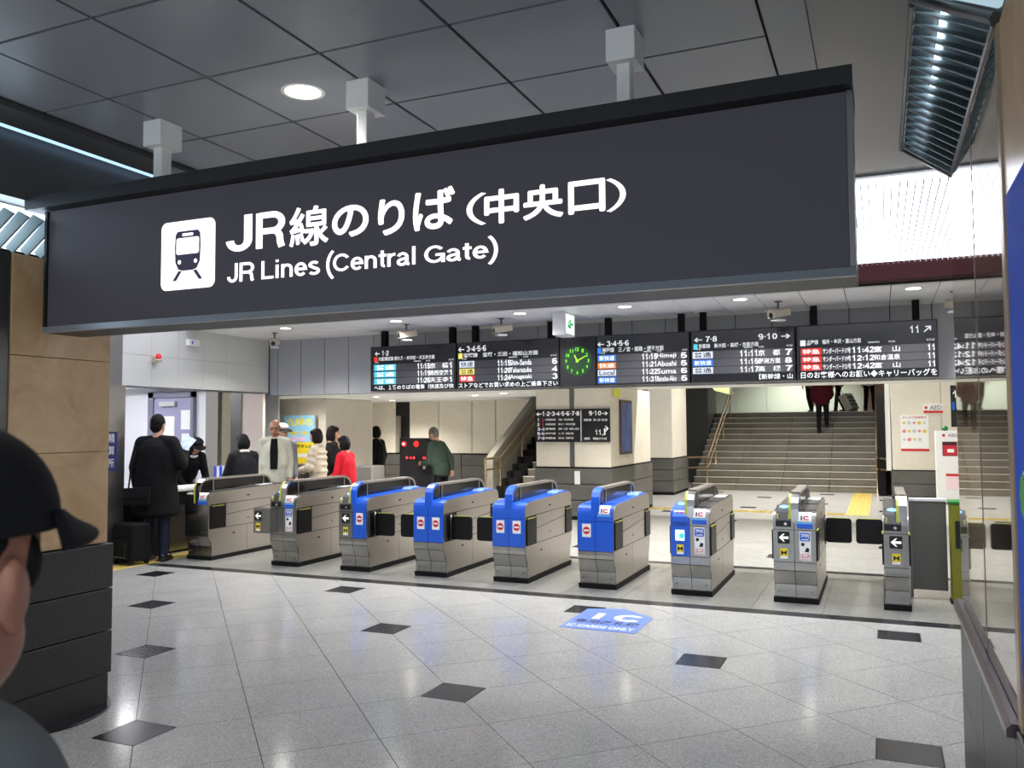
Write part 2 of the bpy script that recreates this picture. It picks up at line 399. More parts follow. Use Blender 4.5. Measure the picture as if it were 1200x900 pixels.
# ---------------------------------------------------------------- floor
TS = 0.6; C45 = math.sqrt(0.5); ORG = Vector((-3.7288, 3.4729)); CUT = 0.2121
STRIP0, STRIP1, STRIP2, STRIP3 = 7.70, 7.87, 10.04, 10.19
def uv2w(u, v): return ORG + Vector((C45, C45)) * (u * TS) + Vector((-C45, C45)) * (v * TS)
def clip(poly, axis, lim, keep_less):
    out = []
    for i in range(len(poly)):
        a, b = poly[i], poly[(i + 1) % len(poly)]
        ia = (a[axis] <= lim) == keep_less; ib = (b[axis] <= lim) == keep_less
        if ia: out.append(a)
        if ia != ib:
            t = (lim - a[axis]) / (b[axis] - a[axis]); out.append((a[0] + (b[0] - a[0]) * t, a[1] + (b[1] - a[1]) * t))
    return out
def tile_poly(i, j, g=0.0022):
    """corner-cut square between grid nodes (i,j) and (i+1,j+1), in tile-local rotated coordinates"""
    h = TS / 2 - g; c = CUT + g * 1.5
    P = []
    for (du, dv, sx, sy) in ((0, 0, -1, -1), (1, 0, 1, -1), (1, 1, 1, 1), (0, 1, -1, 1)):
        cut = ((i + du) % 3 == 0) and ((j + dv) % 3 == 0)
        x, y = sx * h, sy * h
        if not cut: P.append((x, y))
        else:
            a = (x - sx * (c - g), y); b = (x, y - sy * (c - g))
            P += [b, a] if (sx * sy > 0) == (False) else [a, b]
    # order counter-clockwise around the centre
    P.sort(key=lambda p: math.atan2(p[1], p[0]))
    return P, ((i % 3 == 0 and j % 3 == 0), ((i + 1) % 3 == 0 and j % 3 == 0), ((i + 1) % 3 == 0 and (j + 1) % 3 == 0), (i % 3 == 0 and (j + 1) % 3 == 0))
def in_view(w, z=0.0, mx=70):
    d = Vector((w[0], w[1], z)) - CAM; k = d.dot(_F)
    if k < 0.3: return False
    x = 600 + CAM_F * d.dot(_R) / k; y = 450 - CAM_F * d.dot(_U) / k
    return -mx < x < 1200 + mx and -mx < y < 900 + mx
floor = MB().box(-14, 3, -4, 31, -0.12, -0.006).build('floor', M['grout'])
tag(floor, 'polished terrazzo floor laid diagonally with small dark diamonds', 'floor', kind='structure')
TH = 0.006
_tm = {}
rest = MB()
def floor_field(x0, x1, y0, y1, material, single, joined):
    R = 30
    for i in range(-R, R + 30):
        for j in range(-R - 10, R + 10):
            c = uv2w(i + 0.5, j + 0.5)
            if c.x < x0 - 0.45 or c.x > x1 + 0.45 or c.y < y0 - 0.45 or c.y > y1 + 0.45: continue
            P, key = tile_poly(i, j)
            W = [(c.x + C45 * (p[0] - p[1]), c.y + C45 * (p[0] + p[1])) for p in P]
            inside = all(x0 <= p[0] <= x1 and y0 <= p[1] <= y1 for p in W)
            if single and any(in_view(p) for p in W):
                if inside:
                    if key not in _tm: _tm[key] = MB().prism(P, 'z', -TH, 0).mesh('tile', material)
                    link('tile', _tm[key], floor, (c.x, c.y, 0), (0, 0, math.pi / 4)); continue
                W2 = W
                for ax, lim, less in ((0, x0, False), (0, x1, True), (1, y0, False), (1, y1, True)): W2 = clip(W2, ax, lim, less) if W2 else W2
                if len(W2) >= 3: MB().prism(W2, 'z', -TH, 0).build('tile', material, floor)
            else:
                W2 = W
                for ax, lim, less in ((0, x0, False), (0, x1, True), (1, y0, False), (1, y1, True)): W2 = clip(W2, ax, lim, less) if W2 else W2
                if len(W2) >= 3: joined.prism(W2, 'z', -TH, 0)
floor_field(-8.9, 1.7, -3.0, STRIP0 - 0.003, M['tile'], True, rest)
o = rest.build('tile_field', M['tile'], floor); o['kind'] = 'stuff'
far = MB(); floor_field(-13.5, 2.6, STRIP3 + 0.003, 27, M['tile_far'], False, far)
o = far.build('concourse_tile_field', M['tile_far'], floor); o['kind'] = 'stuff'
_dm = MB().box(-0.147, 0.147, -0.147, 0.147, -TH, 0.0002).mesh('dark_tile', M['tile_dark'])
for i in range(-15, 30, 3):
    for j in range(-30, 36, 3):
        c = uv2w(i, j)
        if -8.7 < c.x < 1.4 and 0 < c.y < STRIP0 - 0.16 and in_view(c, mx=200): link('dark_tile', _dm, floor, (c.x, c.y, 0))
        elif -12 < c.x < 1.9 and STRIP3 + .2 < c.y < 21.5 and in_view(c): link('dark_tile', _dm, floor, (c.x, c.y, 0.0))
ys = [STRIP1, 8.35, 8.95, 9.5, STRIP2]
for a, b in zip(ys, ys[1:]):
    x = -8.9
    while x < 1.7:
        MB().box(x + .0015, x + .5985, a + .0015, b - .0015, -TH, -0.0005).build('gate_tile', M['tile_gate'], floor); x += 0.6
x = -8.0
while x < 1.6:
    MB().box(x + .001, x + .949, STRIP0, STRIP1, -TH, 0.0004).build('dark_strip_tile', M['tile_dark'], floor); x += 0.95
MB().box(-8.6, 1.7, STRIP2, STRIP3, -TH, 0.0004).build('dark_border_strip', M['tile_dark'], floor)
# raised tactile paving beside the counter and across the concourse
def tactile(parent, x0, x1, y0, y1, bars, dots=False):
    mb = MB(); mb.box(x0 + .002, x1 - .002, y0 + .002, y1 - .002, 0.0003, 0.003)
    n = 4
    for k in range(n):
        t = (k + .5) / n
        if bars == 'y': mb.box(x0 + (x1 - x0) * t - .016, x0 + (x1 - x0) * t + .016, y0 + .015, y1 - .015, 0.003, 0.008)
        else: mb.box(x0 + .015, x1 - .015, y0 + (y1 - y0) * t - .016, y0 + (y1 - y0) * t + .016, 0.003, 0.008)
    return mb.build('tactile_tile', M['tactile'], parent)
for k in range(11): tactile(floor, -8.52, -8.16, 6.5 + k * .3, 6.8 + k * .3, 'y')
for k in range(16): tactile(floor, -.62 + 0, -.22, 16.5 + k * .34, 16.84 + k * .34, 'y')
for k in range(15): tactile(floor, -.62 - (k + 1) * .34, -.62 - k * .34, 16.5, 16.84, 'x')

# ---------------------------------------------------------------- ceilings
ZC = 3.225
ceil = MB().box(-9.1, 1.7, -3.0, 5.84, ZC + 0.012, ZC + 0.2).build('ceiling', M['gap'])
tag(ceil, 'dark grey panelled ceiling of the outer hall', 'ceiling', kind='structure')
P615 = 0.6145
xs = [-3.82] + [-3.375 + P615 * k for k in range(5)] + [-0.385]
ysc = [2.31 + P615 * k for k in range(-8, 6)] + [5.70]
for a, b in zip(xs, xs[1:]):
    for c, d in zip(ysc, ysc[1:]):
        MB().box(a + .008, b - .008, c + .008, d - .008, ZC - .004, ZC + .014).build('ceiling_panel', M['ceil'], ceil)
MB().box(-.38, -.22, -3, 5.7, ZC - .012, ZC + .014).build('border_band', M['ceil'], ceil)
MB().box(-.215, .60, -3, 5.7, ZC - .02, ZC + .014).build('smooth_soffit', mat('grey_smooth_soffit', (112, 112, 112), .25), ceil)
MB().box(-9.0, -4.22, -3, 5.7, ZC - .02, ZC + .014).build('smooth_soffit', M['ceil_dark'], ceil)
MB().box(-4.06, -3.83, -3, 5.7, ZC - .035, ZC + .014).build('border_band', M['ceil_dark'], ceil)
MB().box(-4.19, -4.09, -3, 5.7, ZC - .004, ZC + .012).build('cove_light_strip', M['cove_soft'], ceil)
for k in range(3): MB().box(-9.0, 1.7, 5.70 + k * .05, 5.74 + k * .05, ZC - .02 - .012 * (k % 2), ZC + .02).build('edge_trim', M['ceil'] if k < 2 else M['gap'], ceil)

lum = thing('ceiling_luminous', 'glowing white ribbed luminous ceiling over the ticket gates', 'ceiling', (0, 0, 0), kind='structure')
x = -8.55
while x < 1.6:
    bx('luminous_panel', M['luminous'], lum, x, min(x + .845, 1.6), 5.86, 8.74, 3.17, 3.19); x += .85
ribs = MB()
for k in range(220): ribs.box(-8.5 + k * .046, -8.5 + k * .046 + .007, 5.86, 8.74, 3.145, 3.17)
o = ribs.build('ribs', M['rib'], lum); o['kind'] = 'stuff'
beam = bx('trim_1', M['maroon'], None, -8.6, 1.6, 8.75, 8.95, 3.0, 3.30)
tag(beam, 'maroon beam running across above the gates', 'beam', kind='structure')

ZI = 2.97
ci = bx('ceiling_inner', M['gap'], None, -8.6, 1.6, 8.95, 10.6, ZI + .012, ZI + .3)
tag(ci, 'white panelled ceiling in front of the departure boards', 'ceiling', kind='structure')
JX = [-8.6] + [-1.157 + .4285 * k for k in range(-17, 7)] + [1.6]
for a, b in zip(JX, JX[1:]):
    bx('ceiling_panel', M['ceil_white'], ci, a + .004, b - .004, 8.96, 10.5, ZI, ZI + .013)
bk = bx('wall_bulkhead', M['gap'], None, -8.62, 1.6, 10.512, 10.75, 2.135, 3.2)
tag(bk, 'grey panelled bulkhead wall behind the departure boards', 'wall', kind='structure')
for a, b in zip(JX, JX[1:]):
    bx('wall_panel', M['panel_grey'], bk, a + .005, b - .005, 10.5, 10.512, 2.13, ZI)
ZF = 2.33
cf = MB().box(-13.5, -8.35, 10.75, 20.9, ZF, ZF + .25).box(-8.35, -5.6, 10.75, 18.4, ZF, ZF + .25).box(-5.6, 2.6, 10.75, 16.0, ZF, ZF + .25).build('ceiling_concourse', M['ceil_white'])
tag(cf, 'low white ceiling of the far concourse', 'ceiling', kind='structure')
cs = bx('ceiling_stairs', M['ceil_white'], None, -13.5, 2.6, 15.9, 31, 4.2, 4.4)
tag(cs, 'pale ceiling over the top of the stairs', 'ceiling', kind='structure')

# downlights
def downlight(x, y, z, power, label, r=.075, group=None, size=2.5, disc=None):
    t = thing('ceiling_downlight', label, 'light', (x, y, z), 0, group)
    ring = MB()
    for k in range(24):
        a0, a1 = 2 * math.pi * k / 24, 2 * math.pi * (k + 1) / 24
        for (ra, rb, za, zb) in ((r, r * 1.22, -.006, -.004), (r * 1.22, r * 1.25, -.004, 0.0)):
            ring.add([(ra * math.cos(a0), ra * math.sin(a0), za), (rb * math.cos(a0), rb * math.sin(a0), zb), (rb * math.cos(a1), rb * math.sin(a1), zb), (ra * math.cos(a1), ra * math.sin(a1), za)], [(0, 1, 2, 3)])
    ring.build('trim_ring', M['white_paint'], t)
    MB().disc((0, 0, -.004), r, (0, 0, -1), 24).build('lamp_disc', disc or M['lamp_disc'], t)
    spot('lamp', (0, 0, -.03), power, size, 0.8, (1, .97, .92), r * .8, t)
    return t
downlight(-2.47, 3.24, ZC, W_DOWN_OUT, 'bright round downlight in the dark ceiling above the overhead sign', .085)
for n_, (x, y) in enumerate([(-2.47, .2), (-.9, -1.6), (-3.6, -1.8)]):  # unseen lamps added to fill the outer hall with light
    downlight(x, y, ZC, W_DOWN_OUT, ['round downlight in the ceiling near the camera, over the open floor', 'round downlight behind the camera near the glass wall', 'round downlight behind the camera near the stone pillar'][n_], .085)
for n_, x in enumerate([-7.283, -5.569, -3.877, -2.598, -1.336, .33]):
    downlight(x, 9.21, ZI, W_DOWN_IN, ['small downlight furthest left in the white ceiling before the boards', 'small downlight above the first departure board from the left', 'small downlight left of the hanging exit sign', 'small downlight right of the hanging exit sign', 'small downlight above the fourth departure board', 'small downlight above the rightmost departure board'][n_], .07, 'downlights in front of the boards')
FAR = [(-8.75, 11.2), (-6.8, 11.7), (-3.6, 12.6), (-1.0, 12.6), (-10.5, 16.5), (-7.2, 16.2), (-3.0, 16.5), (-.6, 16.5), (-2.6, 20.5), (-.5, 20.3), (-8.2, 16.9), (-11.6, 19.0)]  # first two added up front to light the left column face
FARL = ['above the poster by the left column', 'in the low ceiling behind the leftmost departure board', 'in the low ceiling behind the board right of the clock', 'in the low ceiling behind the rightmost board', 'far left before the granite wall', 'before the foot of the narrow stairs', 'over the yellow tactile path, left end', 'over the yellow tactile path, right end', 'high over the foot of the wide stairs', 'high over the column with the white poster', 'beside the narrow stairs handrail', 'over the dark doorway at far left']
for n_, (x, y) in enumerate(FAR):
    downlight(x, y, 4.2 if (y > 16 and x > -5.6) or y > 19.5 else ZF, W_DOWN_FAR * (1.6 if (y > 16 and x > -5.6) else .22 if n_ == 0 else 1), 'concourse downlight ' + FARL[n_], .08, 'concourse downlights')
downlight(-2.4, 28.0, 4.2, W_DOWN_FAR * 2.0, 'downlight over the top landing of the wide stairs', .09)  # unseen lamp added to brighten the stairs and landing
downlight(-8.0, 28.0, 4.2, W_DOWN_FAR * .6, 'downlight over the top of the narrow left stairs', .09)  # unseen lamp added to brighten the narrow stairs

# ---------------------------------------------------------------- left stone pillar
pl = thing('stone_pillar', 'big tan marble pillar with dark granite base at the left edge', 'pillar', (0, 0, 0))
bx('core', M['gap'], pl, -5.3, -4.29, 1.3, 3.72, 0, 2.60)
zc = [0.0, .19, .44, .69, .955]
for n_, (a, b) in enumerate(zip(zc, zc[1:])):
    g = .0 if n_ else .012
    bevel(bx('granite_block', M['granite_dark'], pl, -5.3, -4.235 - g, 3.05 - .0, 3.765 - g, a + .003, b - .003), .005)
    bevel(bx('granite_block', M['granite_dark'], pl, -5.3, -4.235 - g, 1.3, 3.044, a + .003, b - .003), .005)
zm = [.957, 1.50, 2.035, 2.585]
for a, b in zip(zm, zm[1:]):
    bevel(bx('marble_slab', M['marble'], pl, -5.29, -4.26, 3.10, 3.74, a + .0015, b - .0015), .003)
    bevel(bx('marble_slab', M['marble'], pl, -5.29, -4.26, 1.3, 2.985, a + .0015, b - .0015), .003)
bx('metal_channel', M['steel_dark'], pl, -5.2, -4.272, 2.987, 3.098, .955, 2.585)
crown = MB()
for k in range(30):
    y = 1.4 + k * .085
    crown.add([(-4.27, y, 2.585), (-4.27, y + .012, 2.585), (-4.12, y + .075, 2.76), (-4.12, y + .063, 2.76), (-4.33, y, 2.62), (-4.33, y + .012, 2.62), (-4.20, y + .075, 2.80), (-4.20, y + .063, 2.80)],
              [(0, 1, 2, 3), (4, 7, 6, 5), (0, 4, 5, 1), (1, 5, 6, 2), (2, 6, 7, 3), (3, 7, 4, 0)])
for k in range(30):
    y = 1.4 + k * .085
    MB().add(crown.v[k * 8:(k + 1) * 8], [(0, 1, 2, 3), (4, 7, 6, 5), (0, 4, 5, 1), (1, 5, 6, 2), (2, 6, 7, 3), (3, 7, 4, 0)]).build('louvre_blade', M['louvre'], pl)
bx('cove_light', M['cove_light'], pl, -4.36, -4.34, 1.3, 3.74, 2.62, 2.86)
bx('upper_fascia', M['ceil_dark'], pl, -5.3, -4.21, 1.3, 4.05, 2.87, ZC - .022)
disc = MB().cyl((-4.55, 3.45, 0), (-4.55, 3.45, .012), .445, seg=48).build('floor_disc', M['tile_dark'], pl)

# ---------------------------------------------------------------- right partition: granite base, glass, marble pier, louvred cove
gp = thing('glass_partition', 'smoked glass partition on a dark granite base at the right edge', 'partition', (0, 0, 0))
XR = .33
for y0, y1 in ((2.72, 3.6), (3.604, 4.5)):
    bevel(bx('granite_block', M['granite_dark'], gp, XR - .012, .62, y0, y1, 0.0, .40), .004)
    bevel(bx('granite_block', M['granite_dark'], gp, XR - .012, .62, y0, y1, .404, .765), .004)
rail = MB().prism([(XR - .035, .772), (XR - .035, .795), (XR - .02, .81), (XR + .06, .81), (XR + .06, .772)], 'y', 2.72, 4.56)
rail.build('sill_rail', mat('plum_grey_rail', (104, 92, 98), .25, .6), gp)
bx('glass_pane', M['glass'], gp, XR, XR + .01, 2.73, 3.485, .815, 2.775)
bx('glass_pane', M['glass'], gp, XR, XR + .01, 3.505, 4.5, .815, 2.775)
bx('joint_strip', mat('bronze_joint', (86, 74, 62), .4, .5), gp, XR - .001, XR + .012, 3.486, 3.504, .815, 2.775)
bx('backing_wall', M['brown_wall'], gp, XR + .10, XR + .2, 2.72, 4.42, .80, 2.78)  # sheet added behind the panes to keep the view through them dark
pr = thing('stone_pier', 'tan marble pier with granite base beside the blue poster at right', 'pillar', (0, 0, 0))
bevel(bx('granite_block', M['granite_dark'], pr, XR - .015, 1.2, 1.0, 2.695, 0, .40), .004)
bevel(bx('granite_block', M['granite_dark'], pr, XR - .015, 1.2, 1.0, 2.695, .404, .80), .004)
bevel(bx('marble_slab', M['marble'], pr, XR, 1.2, 1.0, 2.655, .803, 1.75), .003)
bevel(bx('marble_slab', M['marble'], pr, XR, 1.2, 1.0, 2.655, 1.753, 2.745), .003)
bevel(bx('corner_trim', mat('champagne_trim', (168, 148, 122), .3, .4), pr, XR - .006, XR + .1, 2.658, 2.715, .803, 2.745), .003)

lv = thing('ceiling_louvre', 'slanted teal grey louvre cove hanging beside the glass at upper right', 'louvre', (0, 0, 0))
NB = 17
B0, B1 = Vector((XR, 2.76, 2.785)), Vector((XR, 4.40, 2.785)); T0, T1 = Vector((.155, 3.44, ZC - .03)), Vector((.155, 5.28, ZC - .03))
nrm = Vector((.42, 0, .175)).normalized()
for k in range(NB):
    t = (k + .5) / NB; b = B0.lerp(B1, t); a = T0.lerp(T1, t)
    th = Vector((0, .014, 0)); dp = nrm * .075 + Vector((0, .10, 0))
    MB().add([b, b + th, a + th, a, b + dp, b + th + dp, a + th + dp, a + dp], [(0, 1, 2, 3), (4, 7, 6, 5), (0, 4, 5, 1), (1, 5, 6, 2), (2, 6, 7, 3), (3, 7, 4, 0)]).build('louvre_blade', M['louvre'], lv)
def bar(name, m, p, a, b, r): return MB().tube([a, b], r, 6).build(name, m, p)
bar('edge_rail', M['steel_dark'], lv, T0 - Vector((0.006, 0, 0)), T1 - Vector((0.006, 0, 0)), .012)
bar('edge_rail', M['steel_dark'], lv, B0, B1, .009)
bar('edge_rail', M['steel_dark'], lv, B1, T1, .009)
d_ = nrm * .10
MB().add([B0 + d_, B1 + d_, T1 + d_, T0 + d_, B0 + d_ * 1.1, B1 + d_ * 1.1, T1 + d_ * 1.1, T0 + d_ * 1.1], [(0, 1, 2, 3), (7, 6, 5, 4), (0, 4, 5, 1), (1, 5, 6, 2), (2, 6, 7, 3), (3, 7, 4, 0)]).build('backing_sheet', M['louvre'], lv)
MB().add([T0.lerp(B0, .02) + d_ * .93, T1.lerp(B1, .02) + d_ * .93, T1.lerp(B1, .15) + d_ * .93, T0.lerp(B0, .15) + d_ * .93], [(0, 3, 2, 1)]).build('light_strip', M['cove_light'], lv)
# near part of the cove over the pier: frosted lit panels between mullions
for n_, (y0, y1) in enumerate(((1.4, 1.96), (2.0, 2.66))):
    MB().add([(XR, y0, 2.785), (XR, y1, 2.785), (.155, y1 + .68, ZC - .03), (.155, y0 + .68, ZC - .03), (XR + .01, y0, 2.79), (XR + .01, y1, 2.79), (.165, y1 + .68, ZC - .025), (.165, y0 + .68, ZC - .025)],
             [(0, 1, 2, 3), (4, 7, 6, 5), (0, 4, 5, 1), (1, 5, 6, 2), (2, 6, 7, 3), (3, 7, 4, 0)]).build('lit_panel', emat('frosted_cove_panel', (190, 218, 232), .6), lv)
for y in (1.98, 2.71): bar('mullion', M['steel_dark'], lv, (XR, y, 2.78), (.155, y + .68, ZC - .03), .02)

# blue poster on the pier
bp_ = thing('wall_poster', 'tall blue poster with a green scalloped badge on the right pier', 'poster', (0, 0, 0))
bx('poster_sheet', mat('poster_blue', (24, 90, 222), .65, spec=.2), bp_, XR - .006, XR - .0005, 1.6, 2.60, .86, 2.243)
def scallop(r, n, amp): return [((r + amp * abs(math.cos(n * t / 2))) * math.cos(t), (r + amp * abs(math.cos(n * t / 2))) * math.sin(t)) for t in [2 * math.pi * k / 96 for k in range(96)]]
MB().prism([(2.43 + p[0], 1.452 + p[1]) for p in scallop(.050, 8, .012)], 'x', XR - .010, XR - .006).build('badge_border', mat('badge_pale', (226, 244, 214), .5), bp_)
MB().prism([(2.43 + p[0], 1.452 + p[1]) for p in scallop(.043, 8, .011)], 'x', XR - .013, XR - .010).build('badge', mat('badge_green', (64, 172, 60), .5), bp_)

# ---------------------------------------------------------------- far structure
wo = bx('wall_outer_left', M['marble_pale'], None, -9.2, -9.0, -3.0, 7.38, 0, 3.4); tag(wo, 'pale stone wall hidden beyond the big left pillar', 'wall', kind='structure')
wl = bx('wall_left', M['marble_pale'], None, -13.6, -13.4, 10.7, 31, 0, 4.4); tag(wl, 'pale stone wall far left of the concourse', 'wall', kind='structure')
wr = bx('wall_right', mat('pale_right_wall', (190, 188, 182), .5), None, 1.62, 1.8, 4.6, 31, 0, 4.4); tag(wr, 'pale wall closing the right side of the gate hall', 'wall', kind='structure')
wb = bx('wall_back', mat('pale_green_wall', (176, 186, 172), .45, var=.03, vscale=1), None, -13.5, 1.62, 29.5, 29.7, 0, 4.4); tag(wb, 'pale green panelled wall at the top of the stairs', 'wall', kind='structure')
for k in range(9):
    bx('wall_panel', mat('pale_green_panel', (186, 196, 180), .4, var=.03, vscale=1), wb, -7.4 + k * .98 + .006, -7.4 + (k + 1) * .98 - .006, 29.485, 29.5, 2.03, 4.2)
# ---------------------------------------------------------------- overhead sign
YS = 3.2
M['sign_face'] = mat('charcoal_backlit_film', (46, 45, 50), 0.5, spec=.3, emit=(62, 61, 70), es=0.34)
M['sign_case'] = mat('black_sign_housing', (22, 24, 25), 0.45)
M['sign_light'] = emat('backlit_white_lettering', (250, 251, 255), 1.3)
M['alu'] = mat('aluminium_trim', (150, 158, 164), 0.35, 0.2)
sg = thing('overhead_sign', 'huge charcoal backlit sign with white train icon hanging from the ceiling', 'sign', (0, 0, 0))
SX0, SX1, SZ0, SZ1 = -4.137, -.063, 2.152, 2.885
bx('housing', M['sign_case'], sg, SX0, SX1, YS + .012, YS + .24, SZ0, 2.815)
MB().prism([(YS - .07, 2.818), (YS - .07, 2.885), (YS + .30, 2.885), (YS + .30, 2.818)], 'x', SX0 - .085, SX1 + .004).build('top_cap', M['sign_case'], sg)
bx('face_panel', M['sign_face'], sg, SX0 + .02, SX1 - .022, YS, YS + .012, SZ0 + .036, 2.815)
MB().prism([(YS - .022, SZ0), (YS - .004, SZ0 + .034), (YS + .012, SZ0 + .034), (YS + .012, SZ0)], 'x', SX0, SX1).build('bottom_trim', M['alu'], sg)
bx('side_trim', M['steel_dark'], sg, SX1 - .02, SX1, YS - .012, YS + .012, SZ0 + .034, 2.815)
bx('side_trim', M['sign_case'], sg, SX0, SX0 + .018, YS - .012, YS + .012, SZ0 + .034, 2.815)
YL = YS - .0015
def pxr(p0, p1, Y): a = on_y(*p0, Y); b = on_y(*p1, Y); return a.x, b.x, a.z, b.z
ix0, ix1, iz0, iz1 = pxr((188.5, 341.5), (252.5, 254), YL)
icon = MB().prism(rrect(ix0, ix1, iz0, iz1, .035, 6), 'y', YL - .0005, YL).build('train_icon', M['sign_light'], sg)
def ic(u, v): return (ix0 + (ix1 - ix0) * u, iz0 + (iz1 - iz0) * v)
YI = YL - .001
ink = mat('icon_ink', (50, 46, 66), .5, emit=(52, 48, 74), es=.3)
tr = MB()
body = [ic(.27, .40), (ic(.33, .29)), ic(.41, .27), ic(.59, .27), ic(.67, .29), ic(.73, .40), ic(.74, .62), ic(.73, .80), ic(.69, .85), ic(.31, .85), ic(.27, .80), ic(.26, .62)]
tr.prism(body, 'y', YI - .0005, YI)
for s_ in (0, 1):
    f_ = (lambda u: u) if s_ == 0 else (lambda u: 1 - u)
    tr.prism([ic(f_(.33), .27), ic(f_(.40), .27), ic(f_(.29), .13), ic(f_(.22), .13)], 'y', YI - .0005, YI)
tr.build('train_body', ink, icon)
det = MB()
det.prism(rrect(*ic(.29, 0)[:1], ic(.71, 0)[0], ic(0, .51)[1], ic(0, .75)[1], .012), 'y', YI - .0012, YI - .0008)
det.prism(rrect(ic(.40, 0)[0], ic(.60, 0)[0], ic(0, .775)[1], ic(0, .815)[1], .004), 'y', YI - .0012, YI - .0008)
for u in (.35, .65):
    c = ic(u, .40); det.prism([(c[0] + .0105 * math.cos(t), c[1] + .0105 * math.sin(t)) for t in [2 * math.pi * k / 20 for k in range(20)]], 'y', YI - .0012, YI - .0008)
det.build('train_windows', M['sign_light'], icon)
SL = M['sign_light']
def sign_text(body, p0, p1, fat=None, stroke=None):
    a = on_y(p0[0], p0[1], YL); b = on_y(p1[0], p1[1], YL); mb = MB()
    if stroke: stroke_text(mb, body, a, (1, 0, 0), (0, 0, 1), b.x - a.x, b.z - a.z, stroke)
    else: fat_text(mb, body, a, (1, 0, 0), (0, 0, 1), b.x - a.x, b.z - a.z, fat)
    return mb.build('lettering', SL, sg)
sign_text('J', (265, 295.5), (300, 250), stroke=.17); sign_text('R', (300, 292), (338, 245.5), stroke=.17)
for ch, p0, p1, ft in (('線', (339, 291), (385, 238.5), .0036), ('の', (389, 280), (432, 237.5), .0052), ('り', (443, 277), (474, 230.5), .0052), ('ば', (484, 271.5), (533, 217), .0048),
                       ('中', (567.5, 264), (608, 218.5), .0048), ('央', (613, 259), (660, 213), .0045), ('口', (666, 252), (709, 208), .0048)): sign_text(ch, p0, p1, ft)
sign_text('(', (542, 257), (566, 231), stroke=.10); sign_text(')', (714, 239), (738, 212), stroke=.10)
sign_text('JR', (266, 331.5), (300, 306), stroke=.15); sign_text('Lines', (306, 327.5), (376, 299), stroke=.145); sign_text('(Central', (381, 319.5), (490, 288), stroke=.145); sign_text('Gate)', (497, 309), (585, 280), stroke=.145)
for X in (-3.405, -2.155, -.915):
    bevel(bx('hanger_pole', M['white_paint'], sg, X - .028, X + .028, YS + .06, YS + .13, 2.88, 3.12), .004)
    bevel(bx('ceiling_box', M['white_paint'], sg, X - .06, X + .06, YS + .02, YS + .17, 3.09, ZC), .004)

